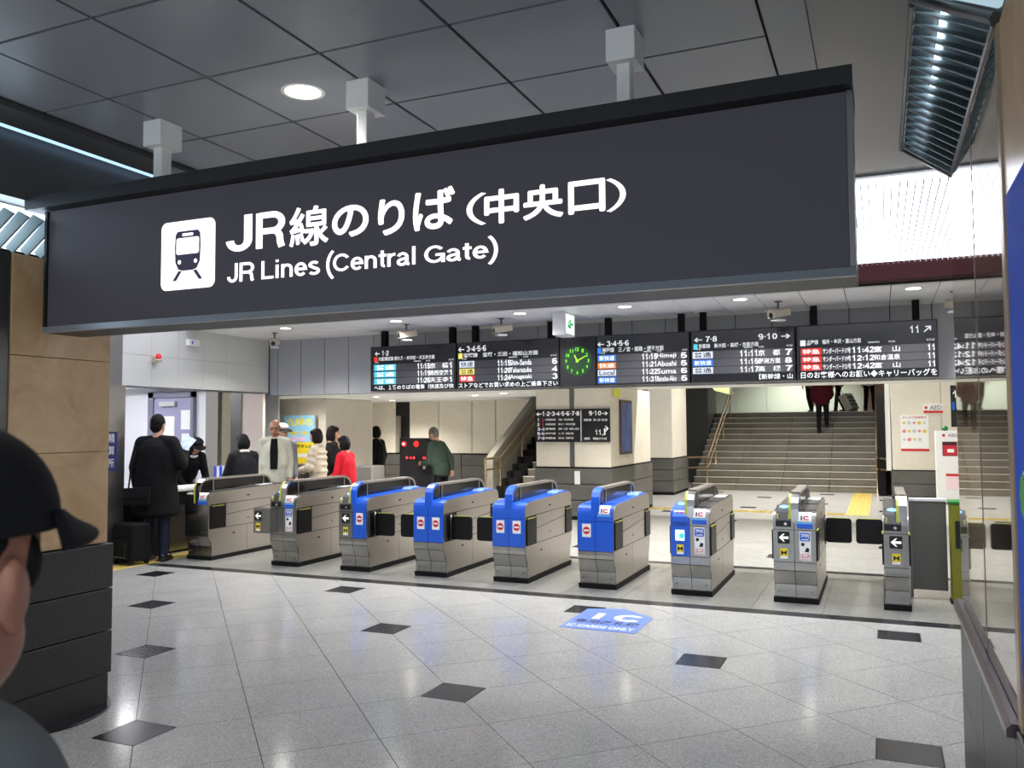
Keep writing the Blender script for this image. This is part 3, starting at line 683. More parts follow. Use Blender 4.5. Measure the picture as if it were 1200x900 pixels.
# ---------------------------------------------------------------- departure boards
YB = 10.0; BZ0, BZ1 = 2.13, 2.745
M['board'] = mat('board_black', (13, 14, 18), 0.35)
M['board_row'] = mat('board_row_grey', (48, 49, 54), 0.4, emit=(40, 40, 46), es=0.25)
M['led'] = emat('led_white', (248, 250, 255), 1.0)
M['print_white'] = emat('backlit_board_print', (244, 246, 250), 0.72)
def led(name, rgb, s=0.9): return emat(name, rgb, s)
M['led_cyan'] = led('led_cyan', (90, 200, 230)); M['led_blue'] = led('led_blue', (60, 130, 235)); M['led_orange'] = led('led_orange', (240, 130, 50)); M['led_red'] = led('led_red', (240, 56, 50)); M['led_pale'] = led('led_pale', (214, 222, 240)); M['led_yellow'] = led('led_yellow', (240, 224, 120))
def board(X0, X1, label, header, sub, rows, scroll, cols):
    t = thing('departure_board', label, 'departure board', (0, 0, 0), 0, 'departure boards above the gates')
    W = X1 - X0; Hh = BZ1 - BZ0
    bevel(bx('housing', M['board'], t, X0 + .004, X1 - .004, YB + .002, YB + .25, BZ0, BZ1), .006)
    bx('screen', mat('board_screen', (16, 17, 22), .22), t, X0 + .02, X1 - .02, YB, YB + .002, BZ0 + .015, BZ1 - .015)
    Yt = YB - .0015
    def T(name, s, u0, u1, v0, v1, m, bold=0.0, res=2):
        text_y(name, s, m, t, X0 + W * u0, X0 + W * u1, BZ1 - Hh * v1, BZ1 - Hh * v0, Yt, bold, res)
    def ST(nm, par, s, u0, u1, v0, v1, m, wt=.16):
        mb = MB(); stroke_text(mb, s, (X0 + W * u0, Yt, BZ1 - Hh * v1), (1, 0, 0), (0, 0, 1), W * (u1 - u0), Hh * (v1 - v0), wt); mb.build(nm, m, par)
    for (s, u0, u1, v0, v1) in header: ST('track_heading', t, s, u0, u1, v0 + .01, v1 - .01, M['print_white'])
    for (s, u0, u1, v0, v1, m) in sub: T('line_heading', s, u0, u1, v0, v1, m, .015, 2)
    for k, (v0, v1, color, blk, name, tm, dest, num) in enumerate(rows):
        r = bx('display_row', M['board_row'], t, X0 + W * .03, X0 + W * .975, YB - .0008, YB - .0002, BZ1 - Hh * v1, BZ1 - Hh * v0)
        def RT(nm, s, u0, u1, m, bold=.0, top=.12, bot=.12):
            d = (v1 - v0); text_y(nm, s, m, r, X0 + W * u0, X0 + W * u1, BZ1 - Hh * (v1 - d * bot), BZ1 - Hh * (v0 + d * top), Yt, bold, 2)
        if blk:
            bx('train_type_tile', M[color], r, X0 + W * cols[0], X0 + W * cols[1], YB - .0016, YB - .0009, BZ1 - Hh * (v1 - .008), BZ1 - Hh * (v0 + .008))
            d = cols[1] - cols[0]; mbt = MB()
            text_y('train_type', blk, M['board'] if color in ('led_pale', 'led_yellow') else M['led'], r, X0 + W * (cols[0] + d * .08), X0 + W * (cols[1] - d * .08), BZ1 - Hh * (v1 - .022), BZ1 - Hh * (v0 + .022), YB - .0022, .015, 2)
        if name: RT('train_name', name, cols[1] + .01, cols[2] - .01, M['led'], .01)
        if tm: ST('departure_time', r, tm, cols[2], cols[3] + .012, v0 + .018, v1 - .018, M['led'], .19)
        if dest: RT('destination', dest, cols[3] + .004, cols[4], M['led'], .012)
        if num: ST('track_number', r, num, cols[5], cols[6] + .01, v0 + .018, v1 - .018, M['led'], .19)
    if scroll:
        s, u0, u1, v0, v1 = scroll; T('scrolling_message', s, u0, u1, v0, v1, M['led'], .012)
    return t
SMALL = [('種別', .06, .10, .345, .375), ('発車時刻', .52, .60, .345, .375), ('行先', .66, .71, .345, .375), ('のりば', .92, .975, .335, .375)]
def subs(s, u0, u1, v0, v1, tagm): return [(s, u0 + .05, u1, v0, v1, M['print_white']), ('■', u0, u0 + .04, v0, v1 + .02, tagm)] + [(q[0], q[1], q[2], q[3], q[4], M['print_white']) for q in SMALL]
R3 = [(.40, .55), (.56, .70), (.71, .855)]
board(-6.46, -5.13, 'leftmost departure board with pale cyan train type tiles', [('← 1·2', .06, .23, .09, .215)], subs('大阪環状線 西九条・弁天町・天王寺方面', .05, .76, .235, .325, M['led_red']),
      [(a, b, 'led_cyan', '普通', '', tm, d, '1') for (a, b), tm, d in zip(R3, ('11:15', '11:19', '11:26'), ('京　橋', '関西空港', '天王寺'))],
      ('へは、１番のりばの電車（快速及び快', .05, .975, .87, .975), (.05, .31, .56, .70, .915, .925, .965))
board(-5.12, -3.675, 'departure board just left of the green clock', [('← 3·4·5·6', .02, .305, .075, .215)], subs('宝塚線　宝塚・三田・福知山方面', .02, .80, .235, .33, M['led_yellow']),
      [(a, b, c, bl, '', tm, d, n) for (a, b), c, bl, tm, d, n in zip(R3, ('led_pale', 'led_yellow', 'led_red'), ('快速', '普通', '特急'), ('11:15', '11:20', '11:24'), ('Shin-Sanda', 'Takarazuka', 'Amagasaki'), '643')],
      ('ストアなどでお買い求めの上ご乗車下さい', .02, .985, .87, .98), (.03, .18, .41, .53, .74, .935, .98))
board(-3.195, -2.04, 'departure board just right of the green clock', [('← 3·4·5·6', .02, .37, .11, .235)], subs('神戸線　三ノ宮・姫路・網干方面', .02, .73, .25, .345, M['led_blue']),
      [(a, b, c, bl, '', tm, d, n) for (a, b), c, bl, tm, d, n in zip([(.39, .53), (.54, .675), (.685, .82), (.83, .965)], ('led_blue', 'led_orange', 'led_pale', 'led_blue'), ('新快速', '快速', 'Local', '新快速'), ('11:15', '11:21', '11:22', '11:31'), ('Himeji', 'Aboshi', 'Suma', 'Banshu-Ako'), '5565')],
      None, (.02, .22, .50, .655, .86, .91, .97))
board(-2.03, -.855, 'departure board with three pale tiles, second from the right', [('← 7·8', .04, .27, .11, .235), ('9·10 →', .66, .96, .11, .235)], subs('京都線　新大阪・高槻・京都方面', .03, .66, .26, .345, M['led_cyan']),
      [(a, b, c, bl, '', tm, d, n) for (a, b), c, bl, tm, d, n in zip([(.40, .545), (.555, .69), (.70, .835)], ('led_pale', 'led_blue', 'led_pale'), ('普通', '新快速', '普通'), ('11:11', '11:15', '11:17'), ('京　都', '野洲方面', '高　槻'), '787')],
      ('【新幹線・山', .66, .97, .86, .965), (.02, .22, .48, .65, .86, .905, .965))
board(-.845, .585, 'rightmost departure board with bright red train type tiles', [('11 ↗', .81, .955, .10, .235)], subs('北陸線　福井・金沢・富山方面', .03, .47, .275, .36, M['print_white']),
      [(a, b, 'led_red', '特急', nm, tm, d, '11') for (a, b), nm, tm, d in zip([(.42, .555), (.565, .695), (.705, .835)], ('サンダーバード17号', 'サンダーバード19号', 'サンダーバード21号'), ('11:42', '12:12', '12:42'), ('富　山', '和倉温泉', '富　山'))],
      ('日のお客様へのお願い◆キャリーバッグを', .03, .985, .85, .975), (.035, .185, .405, .555, .74, .925, .975))
ck = thing('hanging_clock', 'black wall clock with glowing green numerals between the boards', 'clock', (0, 0, 0))
bevel(bx('housing', M['board'], ck, -3.67, -3.20, YB + .002, YB + .25, BZ0, BZ1), .006)
cc = on_y(676.5, 423, YB); green = emat('clock_green', (120, 235, 60), 1.1); hand = emat('clock_hand_green', (170, 240, 60), 1.4)
MB().prism([(cc.x + .19 * math.cos(t), cc.z + .19 * math.sin(t)) for t in [2 * math.pi * k / 40 for k in range(40)]], 'y', YB - .001, YB + .002).build('dial', mat('clock_dial', (10, 30, 14), .3, emit=(20, 70, 26), es=.5), ck)
for k in range(1, 13):
    t = math.radians(90 - 30 * k); x, z = cc.x + .145 * math.cos(t), cc.z + .145 * math.sin(t)
    text_y('numeral', str(k), green, ck, x - (.012 if k < 10 else .022), x + (.012 if k < 10 else .022), z - .022, z + .022, YB - .0025, .03, 2)
for name, ang, ln, w in (('hour_hand', 90 - 30 * 11 - 4, .085, .010), ('minute_hand', 90 - 62, .125, .007)):
    t = math.radians(ang); d = Vector((math.cos(t), 0, math.sin(t))); n_ = Vector((-d.z, 0, d.x)); o_ = Vector((cc.x, YB - .004, cc.z))
    MB().add([o_ - d * .02 + n_ * w, o_ - d * .02 - n_ * w, o_ + d * ln - n_ * w * .6, o_ + d * ln + n_ * w * .6], [(0, 1, 2, 3)]).build(name, hand, ck)
sm_ = thing('board_mount', 'row of black posts holding the departure boards to the ceiling', 'bracket', (0, 0, 0))
for X in (-6.30, -5.24, -4.90, -3.83, -3.07, -2.16, -1.90, -.66, .38):
    bx('post', M['black_matte'], sm_, X - .035, X + .035, YB + .08, YB + .17, BZ1, ZI)

# exit sign
ex = thing('exit_sign', 'white box sign with green running figure hanging before the clock', 'sign', (0, 0, 0))
bevel(bx('housing', M['white_paint'], ex, -3.50, -3.345, 9.30, 9.65, 2.70, ZI), .004)
bx('lit_face', emat('exit_face', (226, 250, 236), 1.0), ex, -3.343, -3.340, 9.33, 9.62, 2.72, 2.95)
text_x('arrow', '←', emat('exit_green', (20, 170, 96), .8), ex, 9.38, 9.57, 2.78, 2.90, -3.338, 1, .05)

# cctv cameras
def cctv(x, y, label, yaw, w=1.0):
    t = thing('cctv_camera', label, 'camera', (x, y, ZI), yaw, 'security cameras in front of the boards')
    MB().cyl((0, 0, 0), (0, 0, -.09), .012, seg=8).cyl((0, 0, 0), (0, 0, -.01), .04, seg=12).build('mount', M['steel_dark'], t)
    b = MB().prism([(-.05, -.17), (.05, -.17), (.05, -.10), (.035, -.085), (-.035, -.085), (-.05, -.10)], 'y', -.13, .11)
    o = b.build('body', mat('camera_beige', (184, 176, 158), .4), t); o.rotation_euler = (math.radians(10), 0, 0)
    MB().cyl((0, -.131, -.14), (0, -.127, -.14), .03, seg=14).build('lens', M['black'], o)
    bx('sunshade', mat('camera_beige', (184, 176, 158), .4), o, -.055, .055, -.16, .08, -.084, -.078)
    bx('label_plate', M['white_paint'], t, -.05, .05, -.06, .06, -.215, -.20)
for a in ((-5.62, 9.55, 'security camera above the leftmost departure board', -.6), (-4.27, 9.55, 'security camera above the board left of the clock', -.7), (-.985, 9.55, 'security camera above the rightmost pair of boards', -.7), (-7.78, 9.6, 'security camera on the ceiling at far left by the booth', .5), (.72, 9.6, 'security camera at the right end by the glass', .3)): cctv(*a)

# ---------------------------------------------------------------- far pillars
def clad_pillar(label, x0, x1, y0, y1, zt, base=.9, seams=(), strip=None, nb=3):
    t = thing('stone_column', label, 'pillar', (0, 0, 0))
    bx('core', M['gap'], t, x0 + .02, x1 - .02, y0 + .02, y1 - .02, 0, zt)
    xs_ = [x0] + list(seams) + [x1]
    for a, b in zip(xs_, xs_[1:]): bevel(bx('stone_panel', M['marble_pale'], t, a + .004, b - .004, y0, y1, base + .02, zt - .005), .004)
    h = (base - .06) / nb
    for k in range(nb): bevel(bx('granite_block', M['granite'], t, x0 - .025, x1 + .025, y0 - .025, y1 + .025, .06 + k * h + .006, .06 + (k + 1) * h - .006), .006)
    bx('black_skirting', M['black_matte'], t, x0 - .02, x1 + .02, y0 - .02, y1 + .02, 0, .06)
    bx('black_ledge', M['black_matte'], t, x0 - .01, x1 + .01, y0 - .01, y1 + .01, base - .002, base + .02)
    return t
p1_ = clad_pillar('cream stone column in mid concourse carrying the black platform guide', -5.66, -4.27, 14.16, 16.9, ZF, .90, (-5.02, -4.94))
p2_ = clad_pillar('cream stone column beside the wide stairs with a small blue sign', -5.55, -4.52, 19.97, 21.6, 4.19, .85, (-5.22, -5.10))
p3_ = clad_pillar('cream stone column behind the people with the yellow poster', -9.95, -8.63, 12.0, 13.45, 2.135, .9, (-9.2,))
p4_ = clad_pillar('cream stone column at right behind the white box', .22, 1.60, 20.4, 22.4, 4.19, .62, (1.2,), nb=2)
bx('corner_guard', M['white_paint'], p4_, .10, .2, 20.42, 20.6, .62, 4.19)
bx('channel', M['steel_dark'], p1_, -5.02, -4.94, 14.152, 14.16, .92, ZF)
bx('small_plate', M['white_paint'], p1_, -4.93, -4.83, 14.128, 14.134, .62, .85)
bx('channel', M['steel_dark'], p2_, -5.22, -5.10, 19.962, 19.97, .87, 4.19)
# platform guide on the middle column
gd = thing('platform_guide', 'black platform guide board with white numbers on the middle column', 'sign', (0, 0, 0))
gx0, gx1, gz0, gz1 = -5.655, -4.275, 1.357, 1.935
bx('panel', mat('guide_black', (20, 20, 22), .4), gd, gx0, gx1, 14.11, 14.15, gz0, gz1)
gw = mat('guide_print', (235, 235, 235), .5, emit=(235, 235, 235), es=.25)
def GT(s, u0, u1, v0, v1, m=gw, bold=.02): text_y('lettering', s, m, gd, gx0 + (gx1 - gx0) * u0, gx0 + (gx1 - gx0) * u1, gz1 - (gz1 - gz0) * v1, gz1 - (gz1 - gz0) * v0, 14.108, bold, 2)

def GS(s, u0, u1, v0, v1, wt=.17):
    mb = MB(); stroke_text(mb, s, (gx0 + (gx1 - gx0) * u0, 14.108, gz1 - (gz1 - gz0) * v1), (1, 0, 0), (0, 0, 1), (gx1 - gx0) * (u1 - u0), (gz1 - gz0) * (v1 - v0), wt); mb.build('lettering', gw, gd)
GS('←1·2·3·4·5·6·7·8', .02, .61, .07, .20); GS('9·10→', .73, .98, .07, .20)
for k, (n_, nm, dst) in enumerate((('1', '大阪環状線', '鶴橋・天王寺方面'), ('2', '大阪環状線', '西九条・弁天町方面'), ('3·4', '宝塚線', '宝塚・三田・福知山方面'), ('5·6', '神戸線', '三ノ宮・姫路方面'), ('7·8', '京都線', '新大阪・京都方面'))):
    v = .28 + k * .14; GS(n_, .03, .03 + .035 * len(n_), v, v + .09); GT(nm, .14, .28, v + .01, v + .07, gw, .01); GT(dst, .32, .32 + .025 * len(dst), v + .01, v + .07, gw, .01)
    bx('line_colour_bar', mat('bar_red', (190, 40, 60), .5) if k < 2 else mat('bar_blue', (50, 80, 190), .5), gd, gx0 + .14, gx0 + .155, 14.106, 14.11, gz1 - (gz1 - gz0) * (v + .11), gz1 - (gz1 - gz0) * v)
bx('divider', gw, gd, gx0 + .62 * (gx1 - gx0), gx0 + .628 * (gx1 - gx0), 14.107, 14.11, gz0 + .02, gz1 - .02)
GT('湖西線', .66, .76, .30, .37, gw, .01); GT('福井・金沢・富山方面', .79, .97, .30, .37, gw, .01); GS('11', .81, .90, .64, .78); mb = MB(); ribbon(mb, [(.895, .22), (.935, .22), (.935, .40), (.975, .40)], .018, lambda v: Vector((gx0 + (gx1 - gx0) * v.x, 14.107, gz0 + (gz1 - gz0) * v.y))); ribbon(mb, [(.945, .48), (.978, .40), (.945, .32)], .018, lambda v: Vector((gx0 + (gx1 - gx0) * v.x, 14.1065, gz0 + (gz1 - gz0) * v.y))); mb.build('arrow', gw, gd); GT('北陸線', .66, .74, .86, .93, gw, .01); GT('特急のりば', .78, .96, .86, .93, gw, .01)
# framed poster on its right side
fp = thing('framed_poster', 'narrow framed blue poster on the side of the middle column', 'poster', (0, 0, 0))
a_, b_ = on_x(726, 470, -4.26), on_x(740, 535, -4.26)
bx('frame', mat('wood_frame', (92, 66, 48), .5), fp, -4.265, -4.24, min(a_.y, b_.y), max(a_.y, b_.y), 1.12, 2.10)
bx('print', mat('poster_photo_blue', (80, 100, 160), .4, var=.5, vscale=3), fp, -4.24, -4.236, min(a_.y, b_.y) + .05, max(a_.y, b_.y) - .05, 1.17, 2.05)
ys_ = bx('yellow_notice', mat('notice_yellow', (225, 225, 60), .5), None, -4.268, -4.262, 14.35, 14.75, 2.14, 2.29); tag(ys_, 'small yellow notice near the top of the middle column', 'notice')
bs = thing('blue_plate', 'small blue square sign on the column beside the stairs', 'sign')
q0, q1 = on_y(746, 521, 19.95), on_y(754, 508, 19.95)
bx('panel', M['sticker_blue'], bs, q0.x, q1.x, 19.93, 19.96, q0.z, q1.z); text_y('lettering', 'ら', M['sticker_white'], bs, q0.x + .04, q1.x - .04, q0.z + .05, q1.z - .05, 19.928, .02)

# ---------------------------------------------------------------- wide stairs at right, narrow stairs at left
def staircase(name, label, x0, x1, y0, n, rise, run, tiles, m):
    t = thing(name, label, 'stairs', (0, 0, 0))
    for k in range(n):
        w = (x1 - x0) / tiles
        for q in range(tiles):
            s = bevel(bx('step', m, t, x0 + q * w + .002, x0 + (q + 1) * w - .002, y0 + k * run, y0 + n * run + .02, k * rise + .001, (k + 1) * rise - .001), .012)
        bx('nosing', mat('step_nosing', (212, 208, 196), .22), t, x0 + .01, x1 - .01, y0 + k * run - .012, y0 + k * run + .03, (k + 1) * rise - .012, (k + 1) * rise + .003)
    return t
st = staircase('staircase', 'wide stone staircase rising beyond the gates at right', -4.5, -.08, 22.0, 13, .154, .31, 4, M['step'])
bx('landing', M['step'], st, -4.5, 1.6, 26.05, 29.4, 0, 2.0)
bx('black_side_wall', M['black_matte'], st, -.07, .09, 21.2, 26.2, 0, 2.32)
dk = bx('wall_dark_recess', mat('dark_recess_wall', (62, 62, 60), .6), None, -6.0, -4.53, 24.6, 26.0, 0, 4.2); tag(dk, 'dark wall beside the upper left of the wide stairs', 'wall', kind='structure')
pk = bx('wall_pink', mat('pinkish_wall', (160, 138, 124), .5), None, -.45, .25, 28.2, 29.4, 2.005, 4.2); tag(pk, 'brownish wall end at the top right of the stairs', 'wall', kind='structure')
def handrail(t, pts_top, pts_low, posts):
    br = mat('brass_rail', (176, 150, 112), .3, .8)
    MB().tube(pts_top, .024, 8).build('handrail', br, t); MB().tube(pts_low, .02, 8).build('handrail', br, t)
    for p in posts: MB().tube([p[:3], (p[0], p[1], p[2] + p[3])], .018, 6).build('handrail_post', br, t)
handrail(st, [(-4.45, 21.3, .83), (-4.05, 21.7, .83), (-4.05, 22.0, .86), (-4.05, 26.0, 2.85), (-4.05, 26.6, 2.85)], [(-4.45, 21.3, .58), (-4.05, 21.7, .58), (-4.05, 22.0, .6), (-4.05, 26.0, 2.6), (-4.05, 26.6, 2.6)],
         [(-4.05, 21.75, 0, .84), (-4.05, 23.0, .45, .9), (-4.05, 24.3, 1.1, .9), (-4.05, 25.5, 1.7, .9)])
handrail(st, [(.10, 20.9, .85), (-.10, 21.4, .85), (-.10, 22.0, .9), (-.10, 26.0, 2.85)], [(.10, 20.9, .6), (-.10, 21.4, .6), (-.10, 22.0, .62), (-.10, 26.0, 2.6)], [(-.10, 21.4, 0, .85), (-.10, 24, .9, .95)])
lb = thing('light_box', 'slanted pale yellow light box over the stair handrail', 'light box', (0, 0, 0))
q0, q1 = on_y(833, 453, 24.2), on_y(856, 463, 24.2)
MB().prism([(q0.x, q0.z), (q1.x, q0.z + .0), (q1.x, q1.z), (q0.x + .1, q0.z - .12)], 'y', 24.2, 24.5).build('housing', M['white_paint'], lb); MB().prism([(q0.x + .03, q0.z - .02), (q1.x - .03, q0.z - .02), (q1.x - .03, q1.z + .03), (q0.x + .12, q0.z - .12)], 'y', 24.19, 24.2).build('lit_face', emat('light_box_face', (240, 246, 170), .8), lb); bx('hanger', M['steel_dark'], lb, q1.x - .1, q1.x - .06, 24.33, 24.37, q0.z, 4.2)

sl = staircase('staircase', 'narrow stone staircase with black side at mid left', -7.75, -5.72, 17.9, 14, .155, .31, 2, M['step'])
for k in range(14): bx('black_stringer', M['black_matte'], sl, -8.12, -7.75, 17.9 + k * .31 - .05, 17.9 + 14 * .31, k * .155, (k + 1) * .155 + .12)
gl_side = MB().prism([(17.7, 0), (22.4, 0), (22.4, 3.2), (22.0, 3.2), (17.7, .95)], 'x', -8.3, -8.14).build('side_panel', mat('stair_side_grey', (120, 116, 106), .35), sl)
handrail(sl, [(-8.05, 17.1, .92), (-8.05, 17.9, .92), (-8.05, 22.2, 3.0)], [(-8.05, 17.1, .68), (-8.05, 17.9, .68), (-8.05, 22.2, 2.76)], [(-8.05, 17.1, 0, .92), (-8.05, 17.9, 0, .92), (-8.05, 19.2, .6, .95), (-8.05, 20.5, 1.2, 1.0)])

# far left stone wall with granite courses
wf = thing('wall_far_left', 'cream panelled wall with granite courses beyond the gates at left', 'wall', (0, 0, 0), kind='structure')
YW = 20.4
for a, b in ((-13.4, -12.35), (-11.9, -11.0), (-10.99, -10.0), (-9.99, -9.3), (-9.29, -8.32)):
    bevel(bx('stone_panel', M['marble_pale'], wf, a + .004, b - .004, YW, YW + .3, .93, ZF), .004)
for k in range(3):
    for a, b in ((-13.4, -11.9), (-11.88, -10.3), (-10.29, -8.32)): bevel(bx('granite_block', M['granite'], wf, a + .004, b - .004, YW - .03, YW + .3, .03 + k * .29, .03 + (k + 1) * .29 - .01), .005)
bx('lintel', M['gap'], wf, -12.35, -11.9, YW + .02, YW + .3, 1.95, ZF); bx('doorway_back', mat('doorway_dark', (40, 40, 42), .6), wf, -12.36, -11.9, YW + .32, YW + .4, 0, 2.0)
bx('dark_gap_wall', M['granite'], wf, -13.4, -8.3, YW + .45, YW + .6, 0, 2.3)

# ---------------------------------------------------------------- ticket booth at left
XB = -8.6
bo = thing('wall_booth', 'white tiled fascia wall over the staffed booth counter at left', 'wall', (0, 0, 0), kind='structure')
bx('fascia_core', M['gap'], bo, XB - .22, XB - .012, 7.56, 10.5, 2.178, 3.4)
for k in range(6):
    for r_ in range(3):
        y0 = 7.73 + k * .4575; bx('wall_tile', M['booth_white'], bo, XB - .012, XB, y0 + .0012, y0 + .4563, 2.172 + r_ * .4 + .0012, 2.172 + (r_ + 1) * .4 - .0012)
bx('grey_return', mat('grey_return_paint', (112, 110, 104), .5), bo, XB - .2, XB + .004, 7.50, 7.728, 2.175, 3.4)
bx('bottom_trim', M['steel_dark'], bo, XB - .22, XB + .004, 7.73, 10.5, 2.158, 2.172)
bx('steel_post', M['steel'], bo, XB - .3, XB + .03, 7.50, 7.76, 0, 2.172)
bx('interior_wall', mat('booth_interior_white', (232, 234, 238), .5), bo, -12.6, -10.72, 11.2, 11.3, 0, 3.2)
bx('interior_wall', mat('booth_interior_white', (232, 234, 238), .5), bo, -12.7, -12.6, 7.0, 11.3, 0, 3.2)
bx('interior_wall', mat('booth_interior_white', (232, 234, 238), .5), bo, -10.72, -10.32, 11.2, 11.3, 0, 3.2)
bx('interior_ceiling', M['ceil_white'], bo, -12.6, XB - .22, 6.5, 11.2, 2.6, 2.7)
bx('near_wall', mat('booth_near_wall', (70, 68, 66), .5), bo, -12.6, XB - .3, 7.40, 7.50, 0, 3.4)
bx('pink_partition', mat('booth_pink_panel', (202, 188, 180), .4), bo, -9.56, -9.14, 11.0, 11.06, .0, 2.6)
for x0, x1, m in ((-10.31, -10.05, mat('mullion_taupe', (140, 136, 128), .4)), (-9.78, -9.56, M['steel_dark'])): bx('mullion', m, bo, x0, x1, 10.98, 11.08, .0, 2.6)
bx('rear_wall', mat('booth_rear_grey', (186, 188, 190), .5), bo, -10.4, -9.4, 11.7, 11.75, 0, 2.7)
bx('glass_pane', M['clear_glass'], bo, -10.05, -9.78, 11.03, 11.04, .86, 2.6)

for n_, (xx, y) in enumerate(((-9.75, 9.05), (-11.6, 9.6))):
    t = thing('booth_light_panel', ['ceiling light panel inside the booth by the counter', 'ceiling light panel at the back of the booth'][n_], 'light', (xx, y, 2.6))
    bx('diffuser', emat('booth_diffuser', (250, 250, 255), 32.0), t, -.6, .6, -.15, .15, -.02, -.001)
dr = thing('door_1', 'lavender grey door with notices inside the booth', 'door', (0, 0, 0), kind='structure')
lav = mat('lavender_door', (150, 148, 178), .4)
bx('leaf', lav, dr, -11.62, -10.78, 11.14, 11.2, 0, 2.16)
bx('frame', mat('door_frame_grey', (120, 120, 140), .4), dr, -11.75, -11.63, 11.12, 11.2, 0, 2.26); bx('frame', mat('door_frame_grey', (120, 120, 140), .4), dr, -10.78, -10.72, 11.12, 11.2, 0, 2.26); bx('frame', mat('door_frame_grey', (120, 120, 140), .4), dr, -11.75, -10.72, 11.12, 11.2, 2.17, 2.26)
bx('door_closer', M['pale_grey'], dr, -11.45, -11.1, 11.08, 11.14, 2.02, 2.1)
for (a, b, c, d) in ((-11.0, -10.80, 1.62, 1.95), (-10.98, -10.82, 1.25, 1.55), (-11.4, -11.15, 1.45, 1.85)): bx('notice', M['sticker_white'], dr, a, b, 11.134, 11.14, c, d)
MB().tube([(-11.55, 11.12, 1.0), (-11.55, 11.08, 1.0), (-11.43, 11.08, 1.0)], .012, 6).build('handle', M['chrome'], dr)
cn = thing('booth_counter', 'staffed booth counter with black top edge and steel front', 'counter', (0, 0, 0))
bx('body', M['steel_v'], cn, -9.0, XB + .02, 7.78, 10.5, .03, .62)
bx('dark_band', M['black'], cn, -9.0, XB + .03, 7.78, 10.5, .62, .80)
bx('dark_base', M['black_matte'], cn, -9.0, XB + .035, 7.78, 8.50, .0, .80)
bevel(bx('worktop', mat('counter_top_pale', (196, 196, 194), .3), cn, -9.05, XB + .07, 7.78, 10.5, .80, .84), .008)
bx('plinth', M['black_matte'], cn, -8.98, XB, 7.8, 10.5, 0, .03)
al = thing('alarm_lamp', 'red dome alarm lamp on the white booth fascia', 'lamp', (XB, 8.222, 2.50))
MB().box(0, .03, -.035, .035, -.01, .07).box(0, .12, -.03, .03, -.012, .004).build('bracket', mat('beige_plastic', (190, 180, 160), .5), al)
MB().cyl((.085, 0, .004), (.085, 0, .03), .042, seg=20).build('base', mat('beige_plastic', (190, 180, 160), .5), al)
MB().cyl((.085, 0, .03), (.085, 0, .07), .036, .034, 20).sphere((.085, 0, .07), .034, 20, 6, 0, 0, .5).build('dome', mat('red_dome', (190, 14, 20), .2, emit=(200, 10, 16), es=.25), al)
wbx = thing('wall_speaker', 'small white box with blue mark on the booth fascia', 'device', (XB, 8.871, 2.80))
bevel(MB().box(0, .06, -.10, .10, -.045, .045).build('case', M['white_paint'], wbx), .006); bx('mark', M['sticker_blue'], wbx, .06, .061, -.05, -.02, -.02, .02)
vs_ = thing('vertical_sign', 'narrow blue vertical sign with white characters on the booth post', 'sign', (0, 0, 0))
bx('panel', mat('navy_panel', (32, 42, 110), .4), vs_, XB + .03, XB + .20, 7.485, 7.498, 1.13, 1.60)
for k, ch in enumerate('精算所'): text_y('lettering', ch, M['sticker_white'], vs_, XB + .07, XB + .17, 1.47 - k * .15, 1.58 - k * .15, 7.483, .01, 2)

# poster 九州の on a stand
ps = thing('poster_stand', 'sky blue and yellow travel poster standing behind the people', 'poster', (0, 0, 0))
q0, q1 = on_y(332.5, 543, 11.9), on_y(369, 486, 11.9)
bx('backing', M['pale_grey'], ps, q0.x, q1.x, 11.9, 11.94, q0.z - .02, q1.z)
mz = q0.z + (q1.z - q0.z) * .44
bx('print_top', mat('poster_sky', (150, 206, 236), .5, var=.1, vscale=4), ps, q0.x + .01, q1.x - .01, 11.894, 11.9, mz, q1.z - .01); bx('print_bottom', M['yellow'], ps, q0.x + .01, q1.x - .01, 11.894, 11.9, q0.z, mz)
W_ = q1.x - q0.x; H_ = q1.z - q0.z
text_y('lettering', '九州の', mat('poster_lettering_yellow', (250, 232, 40), .5), ps, q0.x + W_ * .08, q1.x - W_ * .08, q1.z - H_ * .23, q1.z - H_ * .06, 11.892, .03); text_y('lettering', '春の旅', M['yellow'], ps, q0.x + W_ * .2, q1.x - W_ * .2, q1.z - H_ * .42, q1.z - H_ * .33, 11.892, .02)
text_y('lettering', '乗り放題きっぷ', M['print_black'], ps, q0.x + W_ * .1, q1.x - W_ * .1, mz - H_ * .12, mz - H_ * .05, 11.892, .03)
bx('pink_band', mat('poster_pink', (225, 190, 215), .5), ps, q0.x + W_ * .05, q1.x - W_ * .3, 11.891, 11.894, mz + H_ * .02, mz + H_ * .10)
bx('white_band', M['sticker_white'], ps, q0.x + W_ * .05, q1.x - W_ * .05, 11.891, 11.894, q0.z + H_ * .13, q0.z + H_ * .2)
bx('stand_leg', M['steel_dark'], ps, q0.x + .05, q0.x + .09, 11.9, 11.96, 0, q0.z); bx('stand_leg', M['steel_dark'], ps, q1.x - .09, q1.x - .05, 11.9, 11.96, 0, q0.z)
tb_ = thing('leaflet_table', 'grey metal table below the travel poster', 'table', (0, 0, 0))
bevel(bx('top', mat('table_grey', (150, 146, 140), .4), tb_, -9.55, -8.75, 11.5, 11.87, .92, .96), .006); bx('front_panel', mat('table_grey2', (128, 124, 118), .45), tb_, -9.5, -8.8, 11.53, 11.55, .1, .92)
for x in (-9.5, -8.8):
    for y in (11.57, 11.82): bx('leg', M['steel_dark'], tb_, x - .02, x + .02, y - .02, y + .02, 0, .92)

